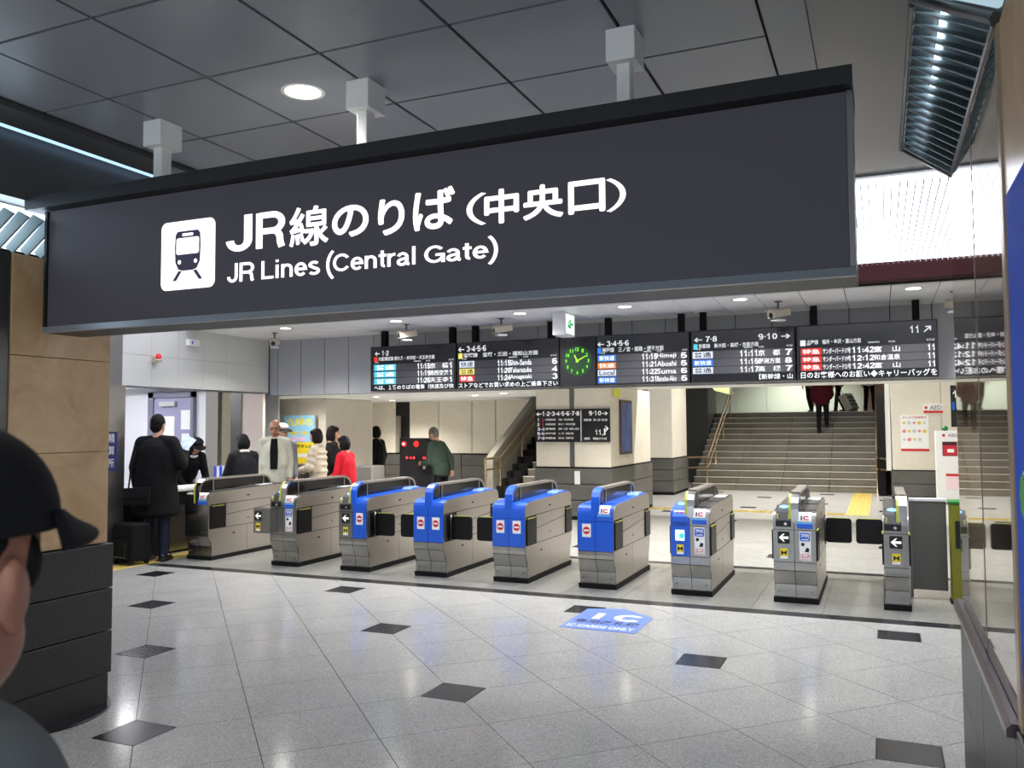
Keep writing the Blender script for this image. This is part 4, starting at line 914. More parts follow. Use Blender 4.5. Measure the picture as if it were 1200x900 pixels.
# kiosk with red lamps
kk = thing('fare_machine', 'dark charcoal machine with glowing red lamps beyond the gates', 'machine', (0, 0, 0))
kx0, kx1 = -8.09, -7.43
bevel(bx('cabinet', mat('charcoal_cabinet', (42, 42, 44), .45), kk, kx0, kx1, 13.5, 13.72, 0, 1.435), .008)
bx('side_column', mat('charcoal_cabinet2', (36, 36, 38), .4), kk, kx0 + .40, kx1 + .0, 13.485, 13.5, 0, 1.42)
for cx, r in ((.10, .045), (.36, .05)):
    c = Vector((kx0 + cx, 13.484, 1.33)); MB().cyl(c, c + Vector((0, .016, 0)), r, seg=20).build('red_lamp', emat('red_lamp_glow', (255, 40, 36), 2.2), kk)
MB().cyl((kx0 + .10, 13.476, 1.33), (kx0 + .10, 13.484, 1.33), .02, seg=12).build('lamp_core', emat('lamp_core_glow', (255, 200, 190), 3.0), kk)
for a, b in ((.13, .36), (.48, .63)):
    d = bx('led_display', mat('display_dark', (30, 8, 10), .3), kk, kx0 + a, kx0 + b, 13.478, 13.484, 1.04, 1.12); text_y('led_digits', '8 4 8' if a < .3 else '010', emat('red_digits', (255, 60, 70), 2.2), d, kx0 + a + .02, kx0 + b - .02, 1.055, 1.105, 13.476, .03)
bx('ticket_slot', M['white_paint'], kk, kx0 + .50, kx0 + .55, 13.478, 13.484, .88, 1.0)

# AED station at right
ae = thing('aed_cabinet', 'tall white box holding a red emergency kit before the right column', 'cabinet', (0, 0, 0))
bevel(bx('cabinet', mat('aed_white', (232, 232, 230), .35), ae, 1.03, 1.50, 19.5, 19.85, .02, 1.49), .01); bx('foot', M['black_matte'], ae, 1.06, 1.47, 19.53, 19.82, 0, .02)
bx('window', mat('aed_window', (60, 20, 26), .2), ae, 1.15, 1.42, 19.492, 19.5, .98, 1.27); k_ = bx('red_kit', mat('aed_red', (190, 34, 52), .4), ae, 1.16, 1.41, 19.488, 19.492, .99, 1.20)
bx('kit_label', M['sticker_white'], k_, 1.24, 1.36, 19.486, 19.488, 1.05, 1.12)
text_y('lettering', 'AED', mat('aed_grey', (110, 110, 114), .5), ae, 1.26, 1.44, 1.37, 1.43, 19.498, .02); MB().disc((1.18, 19.498, 1.40), .03, (0, -1, 0), 16).build('heart_mark', M['red'], ae)
bx('notice', mat('aed_notice', (240, 214, 216), .5), ae, 1.20, 1.43, 19.494, 19.5, .30, .62); bx('notice_header', M['red'], ae, 1.20, 1.43, 19.49, 19.494, .57, .62)
MB().sphere((1.22, 19.66, 1.535), .06, 14, 8).build('green_lamp', mat('green_lamp', (20, 110, 60), .3), ae)
hp = thing('notice_poster', 'white poster with red border on the right cream column', 'poster', (0, 0, 0))
bx('sheet', M['sticker_white'], hp, .40, .95, 20.385, 20.396, 1.05, 1.83); bx('red_footer', M['red'], hp, .40, .95, 20.382, 20.385, 1.05, 1.10); text_y('heading', 'カードご利用案内', M['red'], hp, .44, .91, 1.75, 1.80, 20.383, .02, 2)
random.seed(4)
for k in range(14):
    x, z = .47 + .1 * (k % 5), 1.66 - .18 * (k // 5); c = [(220, 200, 60), (190, 200, 205), (220, 130, 140)][k % 3]
    MB().disc((x, 20.383, z), .03 + .01 * (k % 2), (0, -1, 0), 10).build('printed_figure', mat('fig%d' % (k % 3), c, .5), hp)
as_ = thing('aed_sign', 'small white sign with red strip reading AED above the poster', 'sign', (0, 0, 0))
bx('panel', M['sticker_white'], as_, .86, 1.235, 20.37, 20.396, 1.87, 2.055); bx('red_strip', M['red'], as_, .86, 1.235, 20.366, 20.37, 1.87, 1.92); text_y('lettering', 'AED', mat('aed_grey', (110, 110, 114), .5), as_, .98, 1.21, 1.94, 2.03, 20.368, .02); MB().disc((.91, 20.368, 1.985), .03, (0, -1, 0), 14).build('heart_mark', M['red'], as_)
av = thing('direction_sign', 'black upright sign with white up arrow beside the glass', 'sign', (0, 0, 0))
bx('panel', M['print_black'], av, 1.16, 1.62, 17.0, 17.06, 1.58, 2.32); text_y('arrow', '↑', M['sticker_white'], av, 1.19, 1.29, 2.10, 2.24, 16.998, .03); bx('blue_patch', M['sticker_blue'], av, 1.18, 1.22, 16.996, 17.0, 1.88, 2.02); bx('white_patch', M['sticker_white'], av, 1.26, 1.38, 16.996, 17.0, 1.62, 1.72)

# concourse floor print and the blue IC mat
im = thing('floor_mat', 'blue pointed floor decal reading IC in front of the gates', 'floor decal', (0, 0, 0))
MB().prism([(-2.445, 6.59), (-2.445, 7.33), (-2.13, 7.44), (-1.81, 7.17), (-1.81, 6.59)], 'z', .0004, .003).build('sheet', mat('decal_blue', (104, 130, 192), .3), im)
mb = MB(); stroke_text(mb, 'I C', (-2.30, 6.97, .0034), (1, 0, 0), (0, 1, 0), .42, .22, .24); mb.build('lettering', mat('decal_white', (215, 225, 240), .4), im)
mb = MB(); text_box(mb, '専用改札機', (-2.40, 6.80, .0034), (1, 0, 0), (0, 1, 0), .55, .13, 0, .02); mb.build('lettering', mat('decal_navy', (28, 36, 70), .4), im)
mb = MB(); text_box(mb, 'IC CARDS ONLY', (-2.41, 6.65, .0034), (1, 0, 0), (0, 1, 0), .56, .09, 0, .02); mb.build('lettering', mat('decal_white', (215, 225, 240), .4), im)
# ---------------------------------------------------------------- ticket gates
GY = 8.21; GL = 1.44
PROF_F = [(.062, .05), (.062, .17), (.05, .205), (.018, .26), (.003, .30), (0, .34)]            # front, bottom to top
PROF_T = [(0, .74), (.004, .775), (.018, .806), (.042, .826), (.075, .835)]                       # rounded shoulder
def body_profile():
    back = [(GL - a, b) for a, b in PROF_F]
    top = PROF_T + [(GL - .14, .866), (GL - .06, .862), (GL - .02, .842), (GL - .004, .815), (GL, .78)]
    return PROF_F + top + back[::-1]
def front_strip(x0, x1, z0, z1, off=.003, th=.003, full=False):
    """cover plate that follows the front profile between two heights"""
    P = PROF_F + PROF_T
    def at(z):
        for (a, b) in zip(P, P[1:]):
            if a[1] <= z <= b[1] and b[1] > a[1]: t = (z - a[1]) / (b[1] - a[1]); return (a[0] + (b[0] - a[0]) * t, z)
        return P[-1]
    seg = [at(z0)] + [p for p in P if z0 < p[1] < z1] + [at(z1)]
    if full: seg += [(.10, .8356), (.16, .8371)]
    n = len(seg); outer = []
    for i, p in enumerate(seg):
        a, b = seg[max(0, i - 1)], seg[min(n - 1, i + 1)]; d = Vector((b[0] - a[0], b[1] - a[1])).normalized(); nn = Vector((-d.y, d.x))
        outer.append((p[0] + nn.x * off, p[1] + nn.y * off))
    mb = MB(); vs = []
    for p in seg: vs += [(x0, p[0], p[1]), (x1, p[0], p[1])]
    for p in outer: vs += [(x0, p[0], p[1]), (x1, p[0], p[1])]
    k = 2 * n; fs = []
    for i in range(n - 1):
        fs.append((k + 2 * i, k + 2 * i + 1, k + 2 * i + 3, k + 2 * i + 2)); fs.append((2 * i, 2 * i + 2, k + 2 * i + 2, k + 2 * i)); fs.append((2 * i + 1, k + 2 * i + 1, k + 2 * i + 3, 2 * i + 3))
    fs += [(0, k, k + 1, 1), (k - 2, k - 1, 2 * k - 1, 2 * k - 2)]
    return mb.add(vs, fs)
M['flap'] = mat('black_flap', (7, 7, 8), .4, spec=.3)
M['smoke'] = mat('smoked_rail_panel', (10, 10, 11), .12)
M['gate_top_dark'] = mat('gate_top_dark', (62, 62, 62), .4)
M['yellow_led'] = mat('lime_glow_strip', (176, 180, 66), .4, emit=(180, 186, 80), es=.10)
M['reader_glow'] = emat('reader_glow', (150, 205, 255), 1.5)
def flat_y(name, m, parent, poly, y, th=.0015): return MB().prism(poly, 'y', y - th, y).build(name, m, parent)
def circle(cx, cz, r, n=22): return [(cx + r * math.cos(2 * math.pi * k / n), cz + r * math.sin(2 * math.pi * k / n)) for k in range(n)]
def arrow_left(cx, cz, s): return [(cx - s, cz), (cx - s * .05, cz + s * .85), (cx + s * .22, cz + s * .85), (cx - s * .28, cz + s * .25), (cx + s, cz + s * .25), (cx + s, cz - s * .25), (cx - s * .28, cz - s * .25), (cx + s * .22, cz - s * .85), (cx - s * .05, cz - s * .85)]
def no_entry(t, cx, cz):
    s = flat_y('no_entry_sticker', M['sticker_white'], t, rrect(cx - .046, cx + .046, cz - .066, cz + .066, .004, 2), -.0032)
    flat_y('red_disc', M['red'], s, circle(cx, cz, .037), -.0049); flat_y('white_bar', M['sticker_white'], s, [(cx - .028, cz - .009), (cx + .028, cz - .009), (cx + .028, cz + .009), (cx - .028, cz + .009)], -.0066)
def entry_arrow(t, cx, cz, dy=0.0):
    s = flat_y('arrow_sign', M['print_black'], t, rrect(cx - .052, cx + .052, cz - .055, cz + .055, .008, 3), -.0032 + dy)
    flat_y('arrow', mat('arrow_white', (240, 240, 235), .5, emit=(240, 240, 230), es=.5), s, arrow_left(cx, cz, .042), -.0049 + dy)
def caution(t, cx, cz, dy=0.0):
    s = flat_y('caution_sticker', M['yellow'], t, rrect(cx - .033, cx + .033, cz - .046, cz + .046, .003, 2), -.0032 + dy)
    flat_y('black_mark', M['print_black'], s, [(cx - .024, cz + .032), (cx, cz + .012), (cx + .024, cz + .032), (cx + .024, cz - .016), (cx, cz + .004), (cx - .024, cz - .016)], -.0049 + dy)
    flat_y('white_strip', M['sticker_white'], s, [(cx - .033, cz - .046), (cx + .033, cz - .046), (cx + .033, cz - .026), (cx - .033, cz - .026)], -.0049 + dy)
def guide_sticker(t, cx, cz):
    s = flat_y('guide_sticker', M['sticker_white'], t, rrect(cx - .05, cx + .05, cz - .13, cz + .13, .004, 2), -.0032)
    flat_y('blue_panel', M['sticker_blue'], s, rrect(cx - .044, cx + .044, cz + .045, cz + .122, .012, 3), -.0049)
    text_y('lettering', '整列', M['sticker_white'], s, cx - .034, cx + .034, cz + .075, cz + .112, -.0072, .03, 2)
    flat_y('white_line', M['sticker_white'], s, [(cx - .03, cz + .055), (cx + .03, cz + .055), (cx + .03, cz + .064), (cx - .03, cz + .064)], -.0055)
    flat_y('figure_mark', M['print_black'], s, circle(cx - .02, cz + .015, .016, 12), -.0049)
    flat_y('figure_mark', M['print_black'], s, [(cx - .005, cz - .05), (cx + .03, cz - .055), (cx + .035, cz - .02), (cx + .012, cz - .012)], -.0049)
    flat_y('red_panel', M['red'], s, rrect(cx - .042, cx + .042, cz - .122, cz - .072, .004, 2), -.0049); flat_y('red_panel_inset', M['sticker_white'], s, rrect(cx - .038, cx + .038, cz - .118, cz - .076, .003, 2), -.0066, .0008)
    text_y('lettering', 'タッチ', M['red'], s, cx - .034, cx + .034, cz - .114, cz - .080, -.0082, .03, 2)
def ic_sticker(t, cx, z0, wide=.068, half=True):
    """sticker bent over the shoulder: blue lower band, white upper with IC"""
    b = front_strip(cx - wide, cx + wide, z0, .745, .0055, .002).build('ic_sticker', M['sky_blue'], t)
    front_strip(cx - wide, cx + wide, z0 - .012, z0 + .030, .0062, .002).build('blue_band', M['sticker_blue'], b)
    w = front_strip(cx - wide * .86, cx + wide * .86, .752, .828, .0055, .002).build('white_band', M['sticker_white'], b)
    p0 = Vector((cx - wide * .5, .004 - .009, .765)); uz = Vector((0, .30, .95)).normalized()
    for ch, m, u0, u1 in (('I', M['print_black'], .0, .2), ('C', M['red'], .3, 1.0)):
        mb = MB(); text_box(mb, ch, p0 + Vector((wide * u0, 0, 0)), (1, 0, 0), uz, wide * (u1 - u0), .040, 0, .05, 3); mb.build('lettering', m, w)
def reader(t, cx, kind):
    """touch reader standing on the left half of the slanted top"""
    poly = [(-.02, .70), (-.02, .755), (.03, .83), (.05, .85), (.14, .885), (.16, .885), (.16, .80), (.05, .70)]
    r = MB().prism(poly, 'x', cx - .068, cx + .068).build('touch_reader', M['gate_blue'] if kind == 'blue' else M['black'], t); bevel(r, .006)
    d = Vector((.0, .09, .035)).normalized(); n = Vector((0, -.035, .09)).normalized(); c = Vector((cx, .098, .871)) + n * .003
    mb = MB(); mb.add([c + Vector((.045 * math.cos(a), 0, 0)) + d * (.034 * math.sin(a)) for a in [2 * math.pi * k / 20 for k in range(20)]], [list(range(20))]); mb.build('touch_pad', M['reader_glow'], r)
    if kind == 'blue': return
    d = Vector((0, .05, .075)).normalized(); n = Vector((0, -.075, .05)).normalized(); c = Vector((cx, .006, .795)) + n * .003
    mb = MB()
    for sx in (-1, 1): mb.cbox((cx + sx * .05, .004, .793), (.006, .014, .022))
    mb.build('lime_frame', M['yellow_led'], r)
    MB().cyl((cx + .02, -.024, .727), (cx + .02, -.019, .727), .013, seg=14).build('reader_mark', M['chrome'], r)
_SHARED = {}
def shared(key, fn):
    if key not in _SHARED: _SHARED[key] = fn()
    return _SHARED[key]
def gate(x0, w, label, left, right, top, strap, stripe, flaps, half=False):
    """left/right: 'blue' | 'steel'; flaps: set of 'LF','RF','LB','RB' standing out; the others lie flush"""
    t = thing('ticket_gate', label, 'ticket gate', (x0, GY, 0), 0, 'ticket gates in a row')
    link('body', shared(('body', w), lambda: MB().prism(body_profile(), 'x', 0, w).mesh('body', M['steel'])), t)
    link('plinth', shared(('plinth', w), lambda: MB().prism([(.05, 0), (GL - .05, 0), (GL - .04, .05), (.04, .05)], 'x', -.012, w + .012).mesh('plinth', M['rubber'])), t)
    link('front_gap', shared(('gap', w), lambda: front_strip(.001, w - .001, .052, .83, .0012, .001).mesh('front_gap', M['gap'])), t)
    halves = [(.002, w - .002, left)] if half else [(.002, w / 2 - .0025, left), (w / 2 + .0025, w - .002, right)]
    for a, b, kind in halves:
        hw = round(b - a, 4)
        for nm, z0, z1, m in (('kick_plate', .055, .168, M['steel_v']), ('curved_plate', .174, .299, M['steel_v']), ('lower_plate', .304, .376, M['steel_v']),
                              ('front_cover', .381, .671, M['gate_blue'] if kind == 'blue' else M['steel_v'])):
            link(nm, shared((nm, hw, kind if nm == 'front_cover' else ''), lambda: front_strip(0, b - a, z0, z1).mesh(nm, m)), t, (a, 0, 0))
        link('shoulder_cover', shared(('shoulder', hw, kind), lambda: front_strip(0, b - a, .675, .8349, full=True).mesh('shoulder_cover', M['gate_blue'] if kind == 'blue' else M['steel_v'])), t, (a, 0, 0))
        MB().cyl((a + hw * (.2 if a < .1 and not half else .75), .05, .105), (a + hw * (.2 if a < .1 and not half else .75), .0575, .105), .008, seg=8).build('bolt', M['steel_dark'], t)
    m = M['gate_blue'] if top == 'blue' else M['gate_top_dark']
    MB().prism([(.165, .8375), (GL - .14, .866), (GL - .06, .862), (GL - .03, .851), (GL - .03, .857), (GL - .06, .869), (GL - .14, .875), (.165, .8445)], 'x', .006, w - .006).build('top_cover', m, t)
    if top != 'blue':
        MB().prism([(.62, .852), (.95, .859), (.95, .873), (.62, .863)], 'x', w * .62, w - .02).build('ticket_slot_cover', M['gate_top_dark'], t)
        MB().prism([(1.02, .861), (1.25, .866), (1.24, .878), (1.03, .872)], 'x', w * .62, w - .02).build('display_cover', M['pale_grey'], t)
    else: MB().prism([(1.0, .861), (1.24, .866), (1.20, .892), (1.05, .885)], 'x', w * .60, w - .015).build('display_hood', mat('pale_blue_gloss', (120, 150, 235), .25), t)
    # side panels, both flanks
    for sx in ((1,) if False else (0, 1)):
        X0, X1 = (w, w + .003) if sx else (-.003, 0)
        MB().prism([(.075, .056), (1.36, .056), (1.41, .32), (1.41, .80), (1.30, .85), (.08, .822), (.03, .78), (.018, .32)], 'x', min(X0 + .002, X1) if not sx else X0, X1 if not sx else X0 + .001).build('side_gap', M['gap'], t)
        def sp(nm, poly): MB().prism(poly, 'x', X0, X1).build(nm, M['steel'], t)
        sp('side_panel', [(.03, .675), (.28, .682), (.28, .79), (1.40, .81), (1.40, .84), (1.30, .857), (.075, .828), (.035, .80), (.018, .76)] if False else [(.02, .69), (1.42, .70), (1.42, .80), (1.40, .835), (1.30, .857), (.075, .826), (.036, .80), (.020, .76)])
        sp('side_panel', [(.31, .547), (1.20, .602), (1.20, .693), (.31, .684)]); sp('side_panel', [(.31, .391), (1.20, .391), (1.20, .595), (.31, .54)])
        sp('side_panel', [(.068, .055), (.70, .055), (.70, .384), (.012, .384), (.012, .30), (.055, .20)]); sp('side_panel', [(.706, .055), (1.37, .055), (1.37, .17), (1.42, .30), (1.42, .384), (.706, .384)])
        XX = w + .003 if sx else -.006
        for (y, z, l) in ((.45, .30, .022), (.72, .76, .025)): MB().box(XX, XX + .003, y - l, y + l, z - .008, z + .008).build('lock_slot', M['print_black'], t)
        MB().box(XX, XX + .003, .70, .74, .46, .475).build('maker_plate', M['steel_dark'], t)
        for nm, y0, y1, key in (('flap', .03, .29, 'F'), ('flap', 1.22, 1.42, 'B')):
            code = ('R' if sx else 'L') + key
            if code in flaps:
                yy = .16 if key == 'F' else 1.36
                xa, xb = (w + .006, w + .006 + flaps[code]) if sx else (-.006 - flaps[code], -.006)
                f_ = MB().prism(rrect(xa, xb, .40, .655, .03, 4), 'y', yy, yy + .028).build('flap', M['flap'], t); bevel(f_, .006)
                hx = w if sx else 0
                MB().cyl((hx, yy + .014, .385), (hx, yy + .014, .67), .012, seg=8).build('hinge_pin', M['steel_dark'], f_)
                MB().box(min(xa, xb) + .04, max(xa, xb) - .03, yy + .004, yy + .024, .655, .659).build('lime_edge', M['yellow_led'], f_)
                MB().box(X0, X1, y0 + .04, y1, .40, .66).build('flap_recess', M['flap'], t)
            else:
                f_ = MB().prism(rrect(y0, y1, .395, .665, .012, 3), 'x', X0 - (0 if sx else .012), X1 + (.012 if sx else 0)).build('flap', M['flap'], t)
                MB().box(X0 - .01, X1 + .01, y0 + .03, y1 - .02, .664, .669).build('lime_edge', M['yellow_led'], f_)
    # guard rail along the top
    rc = w / 2 if not half else w - .05; rw = .042
    out = [(.0, .70), (-.004, .86), (.006, .92), (.035, .965), (.085, .995), (.15, 1.008), (1.18, 1.008), (1.26, .995), (1.32, .965), (1.355, .92), (1.37, .86)]
    inn = [(.03, .70), (.026, .86), (.034, .91), (.058, .947), (.10, .972), (.155, .984), (1.175, .984), (1.245, .972), (1.295, .947), (1.325, .91), (1.34, .86)]
    def strap_mb(i0, i1):
        mb = MB()
        for i in range(i0, i1):
            a, b, c, d = out[i], out[i + 1], inn[i + 1], inn[i]
            mb.add([(rc - rw, a[0], a[1]), (rc + rw, a[0], a[1]), (rc + rw, b[0], b[1]), (rc - rw, b[0], b[1]), (rc - rw, d[0], d[1]), (rc + rw, d[0], d[1]), (rc + rw, c[0], c[1]), (rc - rw, c[0], c[1])],
                   [(0, 1, 2, 3), (4, 7, 6, 5), (1, 5, 6, 2), (0, 3, 7, 4)], 0, False)
        return mb
    g = strap_mb(0, 5).build('guard_front', M['gate_blue'] if strap == 'blue' else M['chrome'], t)
    strap_mb(5, 10).build('guard_rail', M['steel'], t)
    MB().prism(inn[1:] + [(1.34, .85), (.03, .83)], 'x', rc - rw * .75, rc + rw * .75).build('guard_panel', M['smoke'], t)
    for y in (.24, 1.20):
        for s_ in (-1, 1): MB().box(rc + s_ * rw * .92 - .003, rc + s_ * rw * .92 + .003, y - .008, y + .008, .84, .985).build('guard_post', M['steel'], t)
    if stripe:
        s_ = MB()
        for i in range(0, 4):
            a, b = out[i], out[i + 1]; s_.add([(rc - rw - .002, a[0] - .003, a[1] + .001), (rc - rw * .55, a[0] - .003, a[1] + .001), (rc - rw * .55, b[0] - .003, b[1] + .002), (rc - rw - .002, b[0] - .003, b[1] + .002)], [(0, 1, 2, 3)])
        s_.build('lime_stripe', M['yellow_led'], g)
    return t
GW = .372
FL = .255
g1 = gate(-8.02, GW, 'plain steel ticket gate at the far left next to the counter', 'steel', 'steel', 'dark', 'steel', True, {})
g2 = gate(-6.70, GW, 'steel ticket gate with side arrow box, second from the left', 'steel', 'steel', 'dark', 'steel', True, {})
g3 = gate(-5.72, GW, 'ticket gate with steel left half and blue right half', 'steel', 'blue', 'blue', 'blue', True, {'RF': FL})
g4 = gate(-4.74, GW, 'blue ticket gate with two no entry stickers and flaps on both sides', 'blue', 'blue', 'blue', 'blue', False, {'LF': FL, 'RF': FL})
g5 = gate(-3.785, GW, 'blue ticket gate with two no entry stickers and a flap only on its left', 'blue', 'blue', 'blue', 'blue', False, {'LF': FL})
g6 = gate(-2.835, GW, 'blue ticket gate with a single no entry sticker beside an IC sticker', 'blue', 'blue', 'blue', 'blue', False, {})
g7 = gate(-1.89, GW, 'ticket gate with a small lit screen on its blue left half', 'blue', 'steel', 'dark', 'steel', True, {})
g8 = gate(-.935, GW, 'all steel ticket gate with arrow, second from the right', 'steel', 'steel', 'dark', 'steel', True, {'RB': FL})
g9 = gate(.0, .20, 'half width steel ticket gate at the right end of the row', 'steel', 'steel', 'dark', 'steel', True, {'LB': FL}, half=True)
LH, RH = GW * .25, GW * .75
ic_sticker(g1, RH, .70)
ic_sticker(g2, RH, .70); guide_sticker(g2, RH, .545); reader(g2, LH, 'black')
box_ = bevel(MB().box(-.13, .10, -.14, -.004, .40, .69).build('arrow_box', M['steel_v'], g2), .006); entry_arrow(box_, -.06, .60, -.137); caution(box_, -.06, .47, -.137)
reader(g3, LH, 'black'); entry_arrow(g3, LH, .60); caution(g3, LH, .455); no_entry(g3, RH, .60)
for g in (g4, g5): no_entry(g, LH, .585); no_entry(g, RH, .585)
no_entry(g6, LH, .585); ic_sticker(g6, RH, .70)
scr = flat_y('screen', M['sticker_blue'], g7, rrect(LH - .062, LH + .062, .51, .645, .01, 3), -.0032, .006); flat_y('lit_display', emat('gate_screen_glow', (190, 232, 250), 1.3), scr, rrect(LH - .045, LH + .045, .528, .632, .006, 2), -.0094); flat_y('display_mark', emat('gate_screen_cyan', (60, 205, 215), 1.0), scr, circle(LH + .018, .575, .024, 14), -.0112)
caution(g7, LH, .445); reader(g7, LH, 'blue'); ic_sticker(g7, LH, .70); ic_sticker(g7, RH, .70); guide_sticker(g7, RH, .53)
reader(g8, LH, 'black'); entry_arrow(g8, LH, .60); caution(g8, LH, .455); ic_sticker(g8, RH, .70); guide_sticker(g8, RH, .53)
reader(g9, .075, 'black'); entry_arrow(g9, .098, .60); caution(g9, .098, .455)

# low barrier panel right of the last gate
fn = thing('side_barrier', 'grey panel barrier with white top rail at the right end of the gates', 'barrier', (0, 0, 0))
bx('panel', mat('barrier_grey_panel', (92, 92, 86), .35), fn, .24, .545, 9.0, 9.03, .07, .90)
bevel(bx('top_rail', M['white_paint'], fn, .225, .545, 8.985, 9.045, .90, .93), .006); bx('post', M['steel_dark'], fn, .225, .25, 8.99, 9.04, 0, .90)
yb = thing('folding_barrier', 'olive yellow upright barrier box with green lid beside the glass', 'barrier', (0, 0, 0))
bevel(bx('post', mat('olive_yellow', (122, 122, 24), .45), yb, .56, .74, 8.75, 8.95, 0.02, .90), .012); bevel(bx('lid', mat('lid_green', (40, 120, 50), .45), yb, .55, .75, 8.74, 8.96, .90, .93), .008); bx('handle_slot', M['black'], yb, .60, .64, 8.745, 8.75, .5, .75); bx('foot', M['black_matte'], yb, .55, .75, 8.74, 8.96, 0, .02)
# ---------------------------------------------------------------- people
def capsule(mb, a, b, ra, rb, seg=14):
    a, b = Vector(a), Vector(b); mb.cyl(a, b, ra, rb, seg); mb.sphere(a, ra, seg, 8); mb.sphere(b, rb, seg, 8); return mb
def blob(mb, voxel, smooth=4, fac=.5):
    """one continuous surface out of overlapping closed shapes"""
    me = mb.mesh('blob', [M['skin']]); o = bpy.data.objects.new('blob', me); TMP.collection.objects.link(o)
    r = o.modifiers.new('r', 'REMESH'); r.mode = 'VOXEL'; r.voxel_size = voxel; r.use_smooth_shade = True
    s = o.modifiers.new('s', 'SMOOTH'); s.iterations = smooth; s.factor = fac
    dg = work_graph()
    out = bpy.data.meshes.new_from_object(o.evaluated_get(dg))
    bpy.data.objects.remove(o); bpy.data.meshes.remove(me)
    return out
def finish(me, name, m, parent):
    me.materials.clear(); me.materials.append(m); me.name = name
    me.polygons.foreach_set('material_index', [0] * len(me.polygons)); me.polygons.foreach_set('use_smooth', [True] * len(me.polygons))
    return link(name, me, parent)
def hand(mb, wrist, elbow, curl=.5, side=1, palm_to=Vector((0, 0, 1))):
    """palm, four unequal bent fingers and a thumb, added to mb; the fingers root inside the palm"""
    d = (Vector(wrist) - Vector(elbow)).normalized(); inn = Vector((-side, 0, 0)); inn = (inn - d * inn.dot(d)).normalized(); w = d.cross(inn).normalized()
    c = Vector(wrist) + d * .05
    for k, (ln, off) in enumerate(((.068, -.028), (.078, -.010), (.073, .009), (.056, .026))):
        a = c + d * .035 + w * off; b = a + (d * math.cos(curl * .6) + inn * math.sin(curl * .6)) * ln * .55; e = b + (d * math.cos(curl * 1.5) + inn * math.sin(curl * 1.5)) * ln * .5
        mb.tube([a - d * .02, a, b, e], [.0095, .0095, .0088, .0065], 6); mb.sphere(e, .0066, 6, 4)
    a = c - w * .03 - d * .01; b = a + (d * .75 - w * .5 + inn * .35).normalized() * .04; mb.tube([a + w * .015, a, b, b + (d * .9 + inn * .4).normalized() * .028], [.012, .011, .0095, .007], 6)
    return c, d, w, inn
